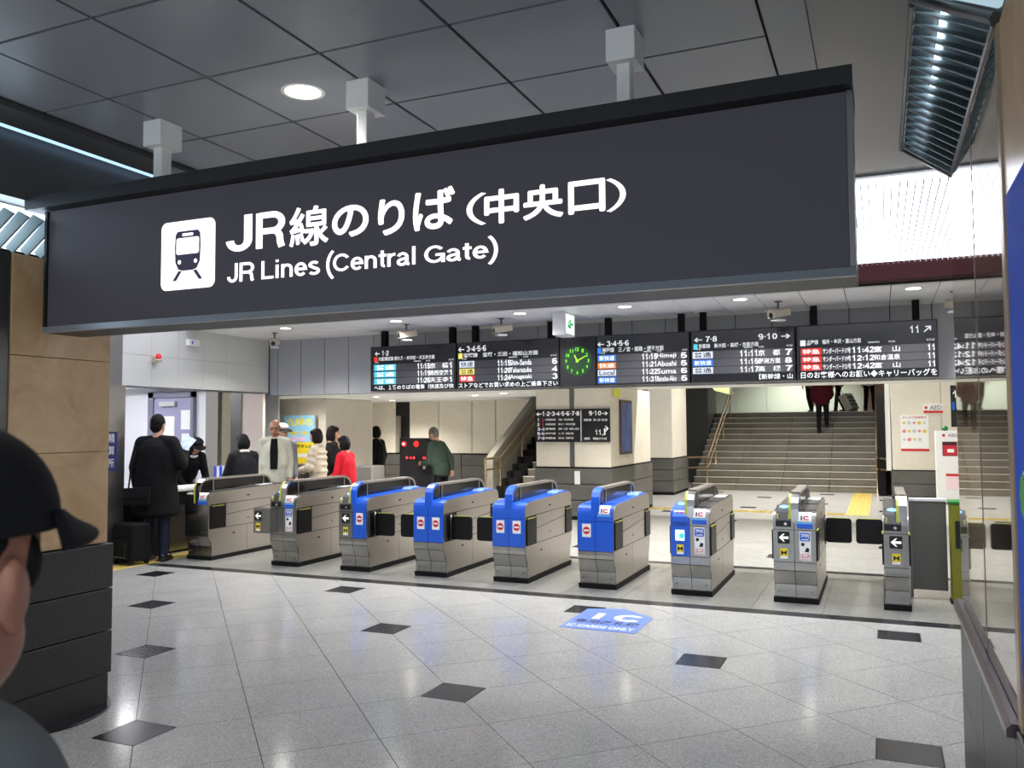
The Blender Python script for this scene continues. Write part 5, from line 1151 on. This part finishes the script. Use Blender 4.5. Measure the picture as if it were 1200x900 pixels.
def person(label, loc, theta, h=1.70, lean=0.0, head_turn=0.0, head_nod=0.0, arms=None, legs=None, coat='dark', coat_m=None, coat_len=.86, collar=None, trousers=None, shoes=None,
           hair='short', hair_m=None, skin=None, cap=None, glasses=False, voxel=.0105, flare=.0, puff=False, inner=None, bulk=1.0, z=0.0):
    t = thing('person', label, 'person', (loc[0], loc[1], z), theta); s = h / 1.70
    t.scale = (s, s, s)
    skin = skin or M['skin']; hair_m = hair_m or M['hair']; piv = Vector((0, 0, .93)); cl, sl_ = math.cos(lean), math.sin(lean)
    def up(p):
        p = Vector(p) - piv; return piv + Vector((p.x, p.y * cl + p.z * sl_, p.z * cl - p.y * sl_))
    pelvis = Vector((0, 0, .94)); waist = up((0, .0, 1.08)); chest = up((0, .005, 1.27)); neck = up((0, -.012, 1.44)); hb = up((0, .012, 1.50))
    HM = Matrix.Translation(hb) @ Matrix.Rotation(-lean * .55 - head_nod, 4, 'X') @ Matrix.Rotation(head_turn, 4, 'Z')
    def hd(p): return HM @ Vector(p)
    sh = {k: up((k * .175, -.005, 1.375)) for k in (-1, 1)}
    arms = arms or {}
    A = {}
    for k in (-1, 1):
        e, w = arms.get(k, ((k * .225, -.03, 1.10), (k * .225, .06, .86))); A[k] = (up(e), up(w))
    legs = legs or {}
    Lg = {k: legs.get(k, ((k * .095, .012, .48), (k * .10, -.01, .085))) for k in (-1, 1)}
    # body
    mb = MB()
    hr = (.074, .094, .108)
    mb.sphere(hd((0, -.005, .115)), hr, 18, 14); mb.sphere(hd((0, .025, .055)), (.056, .066, .066), 14, 10); mb.sphere(hd((0, .055, .02)), (.032, .032, .026), 10, 8)
    capsule(mb, hd((0, .088, .105)), hd((0, .104, .075)), .009, .015, 8)
    mb.sphere(hd((0, .078, .122)), (.045, .018, .012), 10, 6); mb.sphere(hd((0, .086, .037)), (.026, .012, .012), 10, 6)
    for k in (-1, 1): mb.sphere(hd((k * .075, -.012, .09)), (.011, .02, .031), 10, 8)
    capsule(mb, neck, hd((0, -.012, .05)), .056, .05)
    capsule(mb, pelvis, waist, .12, .115); capsule(mb, waist, chest, .115, .125); capsule(mb, chest, neck, .115, .06)
    for k in (-1, 1):
        capsule(mb, up((k * .09, 0, 1.38)), sh[k], .06, .052); capsule(mb, sh[k], A[k][0], .048, .038); capsule(mb, A[k][0], A[k][1], .037, .026)
        d = (A[k][1] - A[k][0]).normalized(); pc = A[k][1] + d * .05; mb.sphere(pc, (.034, .034, .034), 10, 8); capsule(mb, A[k][1], pc, .026, .03)
        kn, an = Vector(Lg[k][0]), Vector(Lg[k][1]); hip = Vector((k * .085, 0, .90)); capsule(mb, hip, kn, .075, .05); capsule(mb, kn, an, .048, .034); capsule(mb, an, an + Vector((k * .01, .10, -.045)), .036, .03)
    me = blob(mb, voxel, 3)
    hm = MB()
    for k in (-1, 1): hand(hm, A[k][1], A[k][0], .7, k)
    bm = bmesh.new(); bm.from_mesh(me); tmp = hm.mesh('h', [M['skin']]); bm.from_mesh(tmp); bm.to_mesh(me); bm.free(); bpy.data.meshes.remove(tmp)
    finish(me, 'body', skin, t)
    # face details
    for k in (-1, 1): MB().sphere(hd((k * .031, .080, .102)), (.0095, .008, .006), 8, 6).build('eye', M['print_black'], t)
    for k in (-1, 1): MB().sphere(hd((k * .032, .083, .123)), (.017, .009, .004), 8, 5).build('eyebrow', hair_m, t)
    MB().sphere(hd((0, .094, .037)), (.022, .006, .0048), 10, 6).build('mouth', mat('lips', (150, 84, 78), .5), t)
    # garment on the upper body
    cm = coat_m or M['black_matte']; v = voxel * 1.05; mb = MB(); B = bulk
    capsule(mb, up((0, 0, 1.0)), waist, .148 * B, .142 * B, 18); capsule(mb, waist, chest, .142 * B, .148 * B, 18); capsule(mb, chest, up((0, -.005, 1.40)), .135 * B, .075, 18)
    for k in (-1, 1):
        capsule(mb, up((k * .06, 0, 1.25)), up((k * .08, 0, 1.05)), .13 * B, .125 * B); capsule(mb, up((k * .03, -.01, 1.42)), sh[k], .062, .072 * B)
        capsule(mb, sh[k], A[k][0], .071 * B, .058 * B); wr = A[k][1] - (A[k][1] - A[k][0]).normalized() * .012; capsule(mb, A[k][0], wr, .058 * B, .043 * B)
        if puff:
            for f in (.25, .6, .95): mb.sphere(sh[k].lerp(A[k][0], f), .078 * B, 12, 8); mb.sphere(A[k][0].lerp(A[k][1], f * .9), .062 * B, 12, 8)
    if puff:
        for zz in (1.02, 1.13, 1.24, 1.33): mb.sphere(up((0, 0, zz)), (.205, .165, .065), 16, 8)
    zt = 1.0; n = max(1, int((zt - coat_len) / .022))
    for i in range(n + 1):
        zz = zt - (zt - coat_len) * i / n; ex = flare * i / n; mb.sphere((0, -.004, zz), (.178 * B + ex, .140 * B + ex, .065), 18, 8)
    finish(blob(mb, v, 5), 'coat', cm, t)
    if inner:
        mb = MB(); mb.prism([(-.055, .98), (.055, .98), (.06, 1.25), (.045, 1.44), (-.045, 1.44), (-.06, 1.25)], 'y', .06, .152 * B + .008); finish(blob(mb, .01, 3), 'shirt_front', inner, t)
    if collar:
        mb = MB(); pts = [up((.078 * math.cos(a), -.012 + .066 * math.sin(a), 1.435 + .018 * math.sin(a) * -1)) for a in [2 * math.pi * k / 16 for k in range(17)]]
        mb.tube(pts, .024, 8).build('collar', collar, t)
    # trousers and shoes
    mb = MB(); mb.sphere((0, -.008, .93), (.165, .125, .11), 16, 10)
    for k in (-1, 1):
        kn, an = Vector(Lg[k][0]), Vector(Lg[k][1]); hip = Vector((k * .085, -.005, .90)); capsule(mb, hip, kn, .092, .066); capsule(mb, kn, an + Vector((0, 0, -.01)), .066, .055)
    finish(blob(mb, v, 4), 'trousers', trousers or M['black_matte'], t)
    for k in (-1, 1):
        an = Vector(Lg[k][1]); mb = MB(); mb.sphere(an + Vector((0, -.015, -.035)), (.046, .058, .05), 12, 8); capsule(mb, an + Vector((0, 0, -.045)), an + Vector((k * .012, .135, -.052)), .042, .034)
        mb.box(an.x - .048, an.x + .052, an.y - .07, an.y + .16, an.z - .086, an.z - .06); finish(blob(mb, .008, 2), 'shoe', shoes or M['black'], t)
    # hair or headwear
    mb = MB()
    if hair != 'none':
        mb.sphere(hd((0, -.018, .130)), (.084, .098, .102), 18, 14)
        if hair in ('short', 'bald'): mb.sphere(hd((0, -.055, .075)), (.072, .055, .075), 14, 10)
        if hair == 'bob':
            mb.sphere(hd((0, -.045, .07)), (.092, .075, .115), 16, 12); mb.sphere(hd((0, .045, .165)), (.07, .05, .045), 12, 8)
            for k in (-1, 1): mb.sphere(hd((k * .072, -.01, .06)), (.028, .055, .085), 12, 10)
        if hair == 'long':
            mb.sphere(hd((0, -.05, .05)), (.094, .078, .15), 16, 12); mb.sphere(hd((0, .045, .165)), (.07, .05, .045), 12, 8)
            for k in (-1, 1): mb.sphere(hd((k * .07, -.015, .04)), (.03, .055, .11), 12, 10)
        if hair != 'bald': finish(blob(mb, .009, 2), 'hair', hair_m, t)
        else:
            mb = MB()
            for k in (-1, 1): mb.sphere(hd((k * .068, -.03, .11)), (.016, .05, .045), 12, 8)
            mb.sphere(hd((0, -.085, .10)), (.065, .02, .05), 12, 8); finish(blob(mb, .008, 2), 'hair', hair_m, t)
    if cap:
        cm1, cm2 = cap; mb = MB(); mb.sphere(hd((0, -.012, .145)), (.094, .108, .085), 20, 10, 0, 0, .55); o = mb.build('cap', cm1, t)
        mb = MB(); mb.sphere(hd((0, -.012, .15)), (.098, .112, .022), 20, 8); mb.build('cap_band', cm2, o)
        mb = MB(); pts = []
        for r_, zz in ((.085, .140), (.165, .122)):
            for a in range(13): an = math.radians(-65 + 130 * a / 12); pts.append(hd((r_ * .82 * math.sin(an), r_ * math.cos(an) - .0, zz)))
        fs = [(i, i + 1, 14 + i, 13 + i) for i in range(12)]; mb.add(pts, fs); br = mb.build('cap_peak', M['black'], o); sol = br.modifiers.new('s', 'SOLIDIFY'); sol.thickness = .006
    if glasses:
        for k in (-1, 1):
            c = (k * .032, .098, .10); mb = MB(); mb.tube([hd((c[0] + .022 * math.cos(a), c[1], c[2] + .016 * math.sin(a))) for a in [2 * math.pi * q / 14 for q in range(15)]], .0028, 6); mb.tube([hd((k * .054, .096, .104)), hd((k * .076, .0, .10))], .0028, 6); mb.build('glasses', M['print_black'], t)
    return t
def face_dir(dx, dy): return math.atan2(-dx, dy)
COATS = dict(black=fabric('black_wool', (6, 7, 8)), navy=fabric('navy_wool', (10, 11, 17)), stone=fabric('stone_grey_jacket', (176, 176, 162)), bluegrey=fabric('blue_grey_coat', (120, 124, 132)), puffer=mat('beige_puffer', (176, 166, 146), .6, var=.1, vscale=20), brown=fabric('dark_brown_coat', (22, 18, 17)), red=fabric('red_coat', (190, 24, 40)), green=fabric('dark_green_jacket', (58, 72, 62)), maroon=fabric('maroon_jacket', (78, 18, 28)), grey=fabric('grey_coat', (110, 108, 104)), white=fabric('white_top', (214, 214, 218)), jean=fabric('dark_jeans', (34, 40, 56)), charcoal=fabric('charcoal_trousers', (24, 24, 28)), tan=fabric('tan_coat', (150, 124, 92)))
def grd(px, Y): p = on_y(px, 500, Y); return (p.x, p.y)
# man in black coat at the counter, seen from behind
mx, my = -8.29, 8.0
person('man in long black coat with shoulder bag standing at the booth counter', (mx, my), math.radians(20), 1.79, 0.03, math.radians(-6), 0, {1: ((.29, .02, 1.13), (.24, .20, 1.27)), -1: ((-.25, -.02, 1.10), (-.25, .04, .86))}, None, coat_m=COATS['black'], coat_len=.56, flare=.05, trousers=COATS['jean'], shoes=M['black'], hair='short', voxel=.010, bulk=1.32)
sb = thing('shoulder_bag', 'dark shoulder bag hanging at the left hip of the black coat', 'bag', (mx + .0, my - .29, .80), math.radians(30))
bevel(MB().box(-.15, .15, -.05, .05, -.10, .12).build('bag_body', fabric('black_nylon', (9, 10, 11)), sb), .03, 3); MB().box(-.15, .15, -.058, -.05, .0, .12).build('bag_flap', fabric('black_nylon2', (13, 14, 16)), sb)
MB().tube([(-.11, .01, .11), (-.10, .04, .30), (-.08, .12, .52), (-.06, .24, .64)], .010, 6).build('strap', M['black_matte'], sb)
pp = bx('leaflet', mat('leaflet_blue_white', (190, 205, 235), .5, var=.25, vscale=30), None, -.07, .07, -.004, .004, -.09, .09); pp.location = (mx + .20, my + .30, 1.45); pp.rotation_euler = (math.radians(-35), math.radians(25), math.radians(10)); tag(pp, 'blue and white leaflet held up by the man in black', 'leaflet')
sc = thing('suitcase', 'black wheeled suitcase beside the man in the black coat', 'suitcase', (-8.36, 7.70, 0), math.radians(-10))
bevel(MB().box(-.19, .19, -.13, .13, .05, .50).build('shell', fabric('black_case', (9, 9, 10)), sc), .03, 3); bevel(MB().box(-.15, .15, -.16, -.13, .08, .30).build('front_pocket', fabric('black_case2', (12, 12, 13)), sc), .02, 2)
MB().tube([(-.10, .1, .50), (-.10, .1, .58), (.10, .1, .58), (.10, .1, .50)], .01, 6).build('handle', M['black'], sc); MB().tube([(-.12, -.165, .27), (-.12, -.168, .1), (.12, -.168, .1), (.12, -.165, .27)], .006, 6).build('piping', M['steel_dark'], sc)
for x in (-.15, .15):
    for y in (-.1, .1): MB().cyl((x - .012, y, .03), (x + .012, y, .03), .03, seg=14).build('wheel', M['rubber'], sc)
# booth clerk
person('booth clerk in dark uniform and cap leaning over the counter', (-9.62, 9.78), face_dir(.95, -.25), 1.60, .62, 0, .25, {1: ((.24, .20, 1.12), (.12, .38, 1.02)), -1: ((-.24, .20, 1.12), (-.10, .40, 1.06))}, coat_m=COATS['navy'], coat_len=.84, collar=M['sticker_white'], hair='bob', cap=(COATS['navy'], M['print_black']), voxel=.0105)
wc = (-8.31, 9.62)
person('dark haired woman in charcoal knit with pale scarf at the counter', wc, face_dir(-.85, .35), 1.53, .08, .25, .1, {1: ((.24, .12, 1.08), (.08, .32, 1.06)), -1: ((-.24, .12, 1.08), (-.06, .32, 1.06))}, coat_m=COATS['charcoal'], coat_len=.80, collar=mat('pale_scarf', (206, 200, 194), .8), hair='bob', bulk=1.1)
person('older man in glasses and light stone jacket facing the camera', (-8.62, 10.66), math.radians(-145), 1.74, .0, 0, .12, None, coat_m=COATS['stone'], coat_len=.80, inner=COATS['black'], hair='bald', hair_m=M['hair_grey'], skin=M['skin_tan'], glasses=True, bulk=1.12, trousers=COATS['charcoal'])
person('person in striped cap and blue grey coat behind the man in glasses', grd(330, 11.24), math.radians(-120), 1.69, .05, .3, .2, None, coat_m=COATS['bluegrey'], coat_len=.80, cap=(mat('striped_cap', (226, 226, 226), .7), M['print_black']), hair='short', bulk=1.1)
person('woman in beige puffer coat facing left', grd(373, 11.0), face_dir(-.93, -.25), 1.60, .04, 0, .05, {1: ((.25, .02, 1.08), (.14, .24, 1.04)), -1: ((-.25, .06, 1.08), (-.10, .25, 1.05))}, coat_m=COATS['puffer'], coat_len=.78, hair='bob', hair_m=M['hair_brown'], puff=True, collar=COATS['puffer'])
person('brown haired person in dark coat seen from behind', grd(390, 11.75), math.radians(-40), 1.64, .0, -.3, 0, None, coat_m=COATS['brown'], coat_len=.70, hair='long', hair_m=M['hair_brown'], collar=COATS['tan'])
person('black haired woman in bright red coat', grd(407, 10.75), face_dir(-.90, -.10), 1.49, .08, 0, .1, {1: ((.24, .05, 1.08), (.12, .26, 1.02)), -1: ((-.24, .06, 1.08), (-.10, .27, 1.02))}, coat_m=COATS['red'], coat_len=.74, hair='bob', bulk=1.06)
rb_ = thing('handbag', 'red handbag held by the woman in the red coat', 'bag', grd(398, 10.62) + (.84,), .6); bevel(MB().box(-.13, .13, -.05, .05, -.08, .09).build('bag_body', mat('red_leather', (190, 30, 44), .45), rb_), .02, 2); MB().tube([(-.08, 0, .08), (-.07, 0, .19), (.07, 0, .19), (.08, 0, .08)], .008, 6).build('handle', mat('red_leather', (190, 30, 44), .45), rb_)
cb = thing('leaflet_case', 'pale grey box on legs behind the woman in red', 'cabinet', (-8.12, 12.5, 0)); bevel(bx('box', mat('case_grey', (132, 130, 124), .4), cb, -.22, .22, -.2, .2, .55, .98), .02)
for x in (-.2, .2):
    for y in (-.16, .16): bx('leg', M['steel_dark'], cb, x - .015, x + .015, y - .015, y + .015, 0, .55)
person('person in black walking by the dark doorway', grd(443, 14.6), face_dir(-1, .0), 1.64, .06, 0, .15, None, {1: ((.09, .10, .49), (.09, .16, .085)), -1: ((-.09, -.02, .48), (-.09, -.22, .11))}, coat_m=COATS['black'], coat_len=.70, hair='bob', voxel=.012)
person('grey haired man in dark green jacket bending toward the dark machine', grd(517, 13.45), face_dir(-.97, .1), 1.63, .24, 0, .2, {1: ((.20, -.12, 1.10), (.16, -.12, .88)), -1: ((-.20, .10, 1.08), (-.14, .30, 1.10))}, coat_m=COATS['green'], coat_len=.84, hair='short', hair_m=M['hair_grey'], voxel=.012, bulk=1.08)
# stair climbers
stz = lambda k: .154 * k
p = on_y(964, 500, 24.68)
person('person in maroon jacket climbing the wide stairs', (p.x, 24.70), 0, 1.70, .12, .0, .0, {1: ((.25, .05, 1.08), (.20, .22, 1.0)), -1: ((-.25, .0, 1.08), (-.23, .10, .90))}, {1: ((.10, .14, .56), (.10, .05, .24)), -1: ((-.09, .0, .48), (-.09, -.06, .085))}, coat_m=COATS['maroon'], coat_len=.84, trousers=COATS['charcoal'], voxel=.013, z=stz(9), bulk=1.15)
for lab, px, Y, th, cm, kw in (('person in tan coat with dark backpack at the top of the stairs', 984, 27.2, math.radians(70), COATS['tan'], {}), ('person in white top at the top right of the stairs', 1020, 27.0, math.radians(-10), COATS['white'], {}), ('person in grey coat at the stair top beside the maroon jacket', 951, 27.3, math.radians(30), COATS['grey'], {})):
    person(lab, grd(px, Y), th, 1.66, .06, 0, .1, None, {1: ((.09, .10, .49), (.09, .15, .085)), -1: ((-.09, -.02, .48), (-.09, -.20, .10))}, coat_m=cm, coat_len=.82, voxel=.014, z=2.0)
q = grd(1001, 27.0)
ws = thing('suitcase', 'white wheeled suitcase tilted at the top of the stairs', 'suitcase', (q[0], q[1], 2.0), math.radians(60)); sh_ = bevel(MB().box(-.20, .20, -.12, .12, .06, .58).build('shell', mat('pale_case', (206, 206, 196), .4), ws), .03, 3)
for z_ in (.2, .32, .44): MB().box(-.17, .17, -.126, -.12, z_ - .02, z_ + .02).build('rib', mat('case_dark', (60, 60, 58), .4), sh_)
MB().tube([(-.1, .1, .58), (-.1, .1, .95), (.1, .1, .95), (.1, .1, .58)], .01, 6).build('handle', M['steel_dark'], sh_); sh_.rotation_euler = (math.radians(-28), 0, 0)
for x in (-.15, .15): MB().cyl((x - .012, -.0, .032), (x + .012, -.0, .032), .032, seg=12).build('wheel', M['rubber'], ws)

# passer-by in the foreground: cap, hair, face turned away to the right
def near_man():
    d = .80; base = CAM + _ray(-66, 692) * d           # head centre
    dirv = (_R * .10 + _F * .995); th = face_dir(dirv.x, dirv.y)
    t = thing('person', 'man in black cap and grey jacket passing close at the left edge', 'person', (base.x, base.y, 0), th)
    hz = base.z
    NOD = math.radians(10); cn_, sn_ = math.cos(NOD), math.sin(NOD)
    def P(x, y, z_): return (x, y, hz + z_)
    def Q(x, y, z_): return (x, -.02 + (y + .02) * cn_ + (z_ + .08) * sn_ - .02, hz - .08 + (z_ + .08) * cn_ - (y + .02) * sn_ + .012)
    mb = MB()
    mb.sphere(Q(0, -.005, .03), (.077, .096, .105), 24, 18); mb.sphere(Q(0, .03, -.055), (.058, .066, .062), 18, 12); mb.sphere(Q(0, .062, -.085), (.034, .03, .026), 12, 8)
    capsule(mb, Q(0, .092, .0), Q(0, .108, -.03), .009, .015, 10); mb.sphere(Q(0, .082, .022), (.046, .018, .012), 12, 6); mb.sphere(Q(0, .09, -.068), (.026, .012, .013), 10, 6)
    for k in (-1, 1):
        mb.sphere(Q(k * .084, -.014, -.008), (.011, .022, .034), 16, 10); mb.sphere(Q(k * .092, -.024, .004), (.008, .014, .024), 12, 8); mb.sphere(Q(k * .085, -.008, -.036), (.009, .012, .013), 10, 8)
    capsule(mb, P(0, -.03, -.17), P(0, -.015, -.06), .06, .056)
    capsule(mb, P(0, -.02, -.72), P(0, -.02, -.40), .12, .13); capsule(mb, P(0, -.02, -.36), P(0, -.03, -.19), .12, .06)
    H0 = hz - .15
    for k in (-1, 1):
        capsule(mb, P(k * .05, -.03, -.22), P(k * .18, -.03, -.26), .05, .05); capsule(mb, P(k * .18, -.03, -.26), P(k * .23, -.05, -.52), .048, .038); capsule(mb, P(k * .23, -.05, -.52), P(k * .22, .05, -.76), .036, .026)
        mb.sphere(P(k * .22, .07, -.81), (.034, .034, .04), 10, 8)
        capsule(mb, (k * .09, 0, .86), (k * .095, .01, .45), .075, .05); capsule(mb, (k * .095, .01, .45), (k * .10, -.01, .09), .048, .034); capsule(mb, (k * .1, -.01, .06), (k * .11, .1, .04), .034, .03)
    capsule(mb, (0, 0, .88), P(0, -.02, -.72), .12, .12)
    me = blob(mb, .0075, 2); hm = MB()
    for k in (-1, 1): hand(hm, P(k * .22, .05, -.76), P(k * .23, -.05, -.52), .7, k)
    bm = bmesh.new(); bm.from_mesh(me); tmp = hm.mesh('h', [M['skin']]); bm.from_mesh(tmp); bm.to_mesh(me); bm.free()
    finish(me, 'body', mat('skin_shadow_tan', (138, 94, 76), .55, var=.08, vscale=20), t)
    for k in (-1, 1): MB().sphere(Q(k * .031, .083, .0), (.0095, .008, .006), 8, 6).build('eye', M['print_black'], t)
    MB().sphere(Q(0, .099, -.066), (.022, .006, .005), 10, 6).build('mouth', mat('lips', (150, 84, 78), .5), t)
    mb = MB(); mb.sphere(Q(0, -.030, .02), (.0795, .088, .10), 20, 14); mb.sphere(Q(0, -.060, -.045), (.071, .052, .065), 16, 12)
    for k in (-1, 1): mb.sphere(Q(k * .071, .026, .022), (.009, .012, .030), 10, 8)
    finish(blob(mb, .006, 2), 'hair', M['hair'], t)
    capm = fabric('black_cap_cloth', (13, 14, 18)); mb = MB(); mb.sphere(Q(0, -.008, .058), (.094, .110, .096), 28, 12, 0, 0, .54); cp = mb.build('cap', capm, t); sd = cp.modifiers.new('s', 'SOLIDIFY'); sd.thickness = .004
    mb = MB(); pts = []
    NR = 6
    for r_ in range(NR):
        f = r_ / (NR - 1)
        for a in range(17):
            an = math.radians(-80 + 160 * a / 16); R_ = .098 + .088 * f * (math.cos(an) ** .4)
            x = (.097 + .012 * f) * math.sin(an); y = R_ * math.cos(an) + .0; z_ = .080 - .010 * f - 1.0 * x * x * (1 + 2.2 * f); pts.append(Q(x, y, z_))
    fs = [(r_ * 17 + i, r_ * 17 + i + 1, (r_ + 1) * 17 + i + 1, (r_ + 1) * 17 + i) for r_ in range(NR - 1) for i in range(16)]
    mb.add(pts, fs, 0, True); br = mb.build('cap_peak', capm, cp); sd = br.modifiers.new('s', 'SOLIDIFY'); sd.thickness = .005
    MB().sphere(Q(0, -.008, .148), (.009, .009, .005), 10, 6).build('cap_button', capm, cp)
    jm = fabric('grey_denim_jacket', (88, 94, 96)); mb = MB()
    capsule(mb, P(0, -.02, -.70), P(0, -.02, -.36), .17, .165, 20); capsule(mb, P(0, -.02, -.36), P(0, -.035, -.20), .15, .078, 20)
    mb.sphere(P(0, -.045, -.205), (.145, .13, .125), 18, 12)
    for k in (-1, 1):
        capsule(mb, P(k * .06, -.03, -.23), P(k * .185, -.03, -.275), .07, .078); capsule(mb, P(k * .09, -.02, -.36), P(k * .09, -.02, -.66), .13, .13); capsule(mb, P(k * .185, -.03, -.275), P(k * .24, -.05, -.52), .077, .062); capsule(mb, P(k * .24, -.05, -.52), P(k * .225, .04, -.74), .06, .046)
    finish(blob(mb, .009, 5), 'jacket', jm, t)
    mb = MB(); mb.tube([P(.082 * math.cos(a), -.03 + .074 * math.sin(a), -.165 - .02 * math.sin(a)) for a in [2 * math.pi * k / 20 for k in range(21)]], .026, 10).build('collar', mat('dark_collar', (24, 25, 28), .8), t)
    mb = MB(); mb.sphere((0, -.005, .86), (.165, .125, .12), 16, 10)
    for k in (-1, 1): capsule(mb, (k * .085, 0, .84), (k * .095, .01, .46), .092, .066); capsule(mb, (k * .095, .01, .46), (k * .1, -.01, .08), .066, .055)
    finish(blob(mb, .011, 4), 'trousers', COATS['jean'], t)
    for k in (-1, 1):
        mb = MB(); mb.sphere((k * .1, -.02, .05), (.046, .058, .05), 12, 8); capsule(mb, (k * .1, 0, .04), (k * .112, .13, .034), .042, .034); mb.box(k * .1 - .05, k * .1 + .05, -.08, .16, .0, .026); finish(blob(mb, .008, 2), 'shoe', M['black'], t)
near_man()
# papers and small things on the counter
for n_, (x, y, c, lab) in enumerate(((-8.72, 8.95, (236, 236, 232), 'loose white papers on the booth counter near the clerk'), (-8.75, 9.42, (226, 230, 240), 'folded white form propped on the booth counter'))):
    o = MB().box(-.11, .11, -.15, .15, 0, .008).box(-.10, .12, -.13, .16, .008, .014).build('papers', mat('paper%d' % n_, c, .6), None, (x, y, .8405), (0, 0, .3 + n_)); tag(o, lab, 'papers')
bkr = thing('binder_rack', 'small rack of blue and white files on the booth counter', 'file rack', (-8.88, 9.85, .842), .2)
for k in range(5): bx('binder', mat('binder%d' % (k % 2), ((60, 80, 180), (215, 222, 240))[k % 2], .4), bkr, -.1 + k * .045, -.1 + k * .045 + .04, -.12, .12, 0, .24)

bpy.data.scenes.remove(TMP)
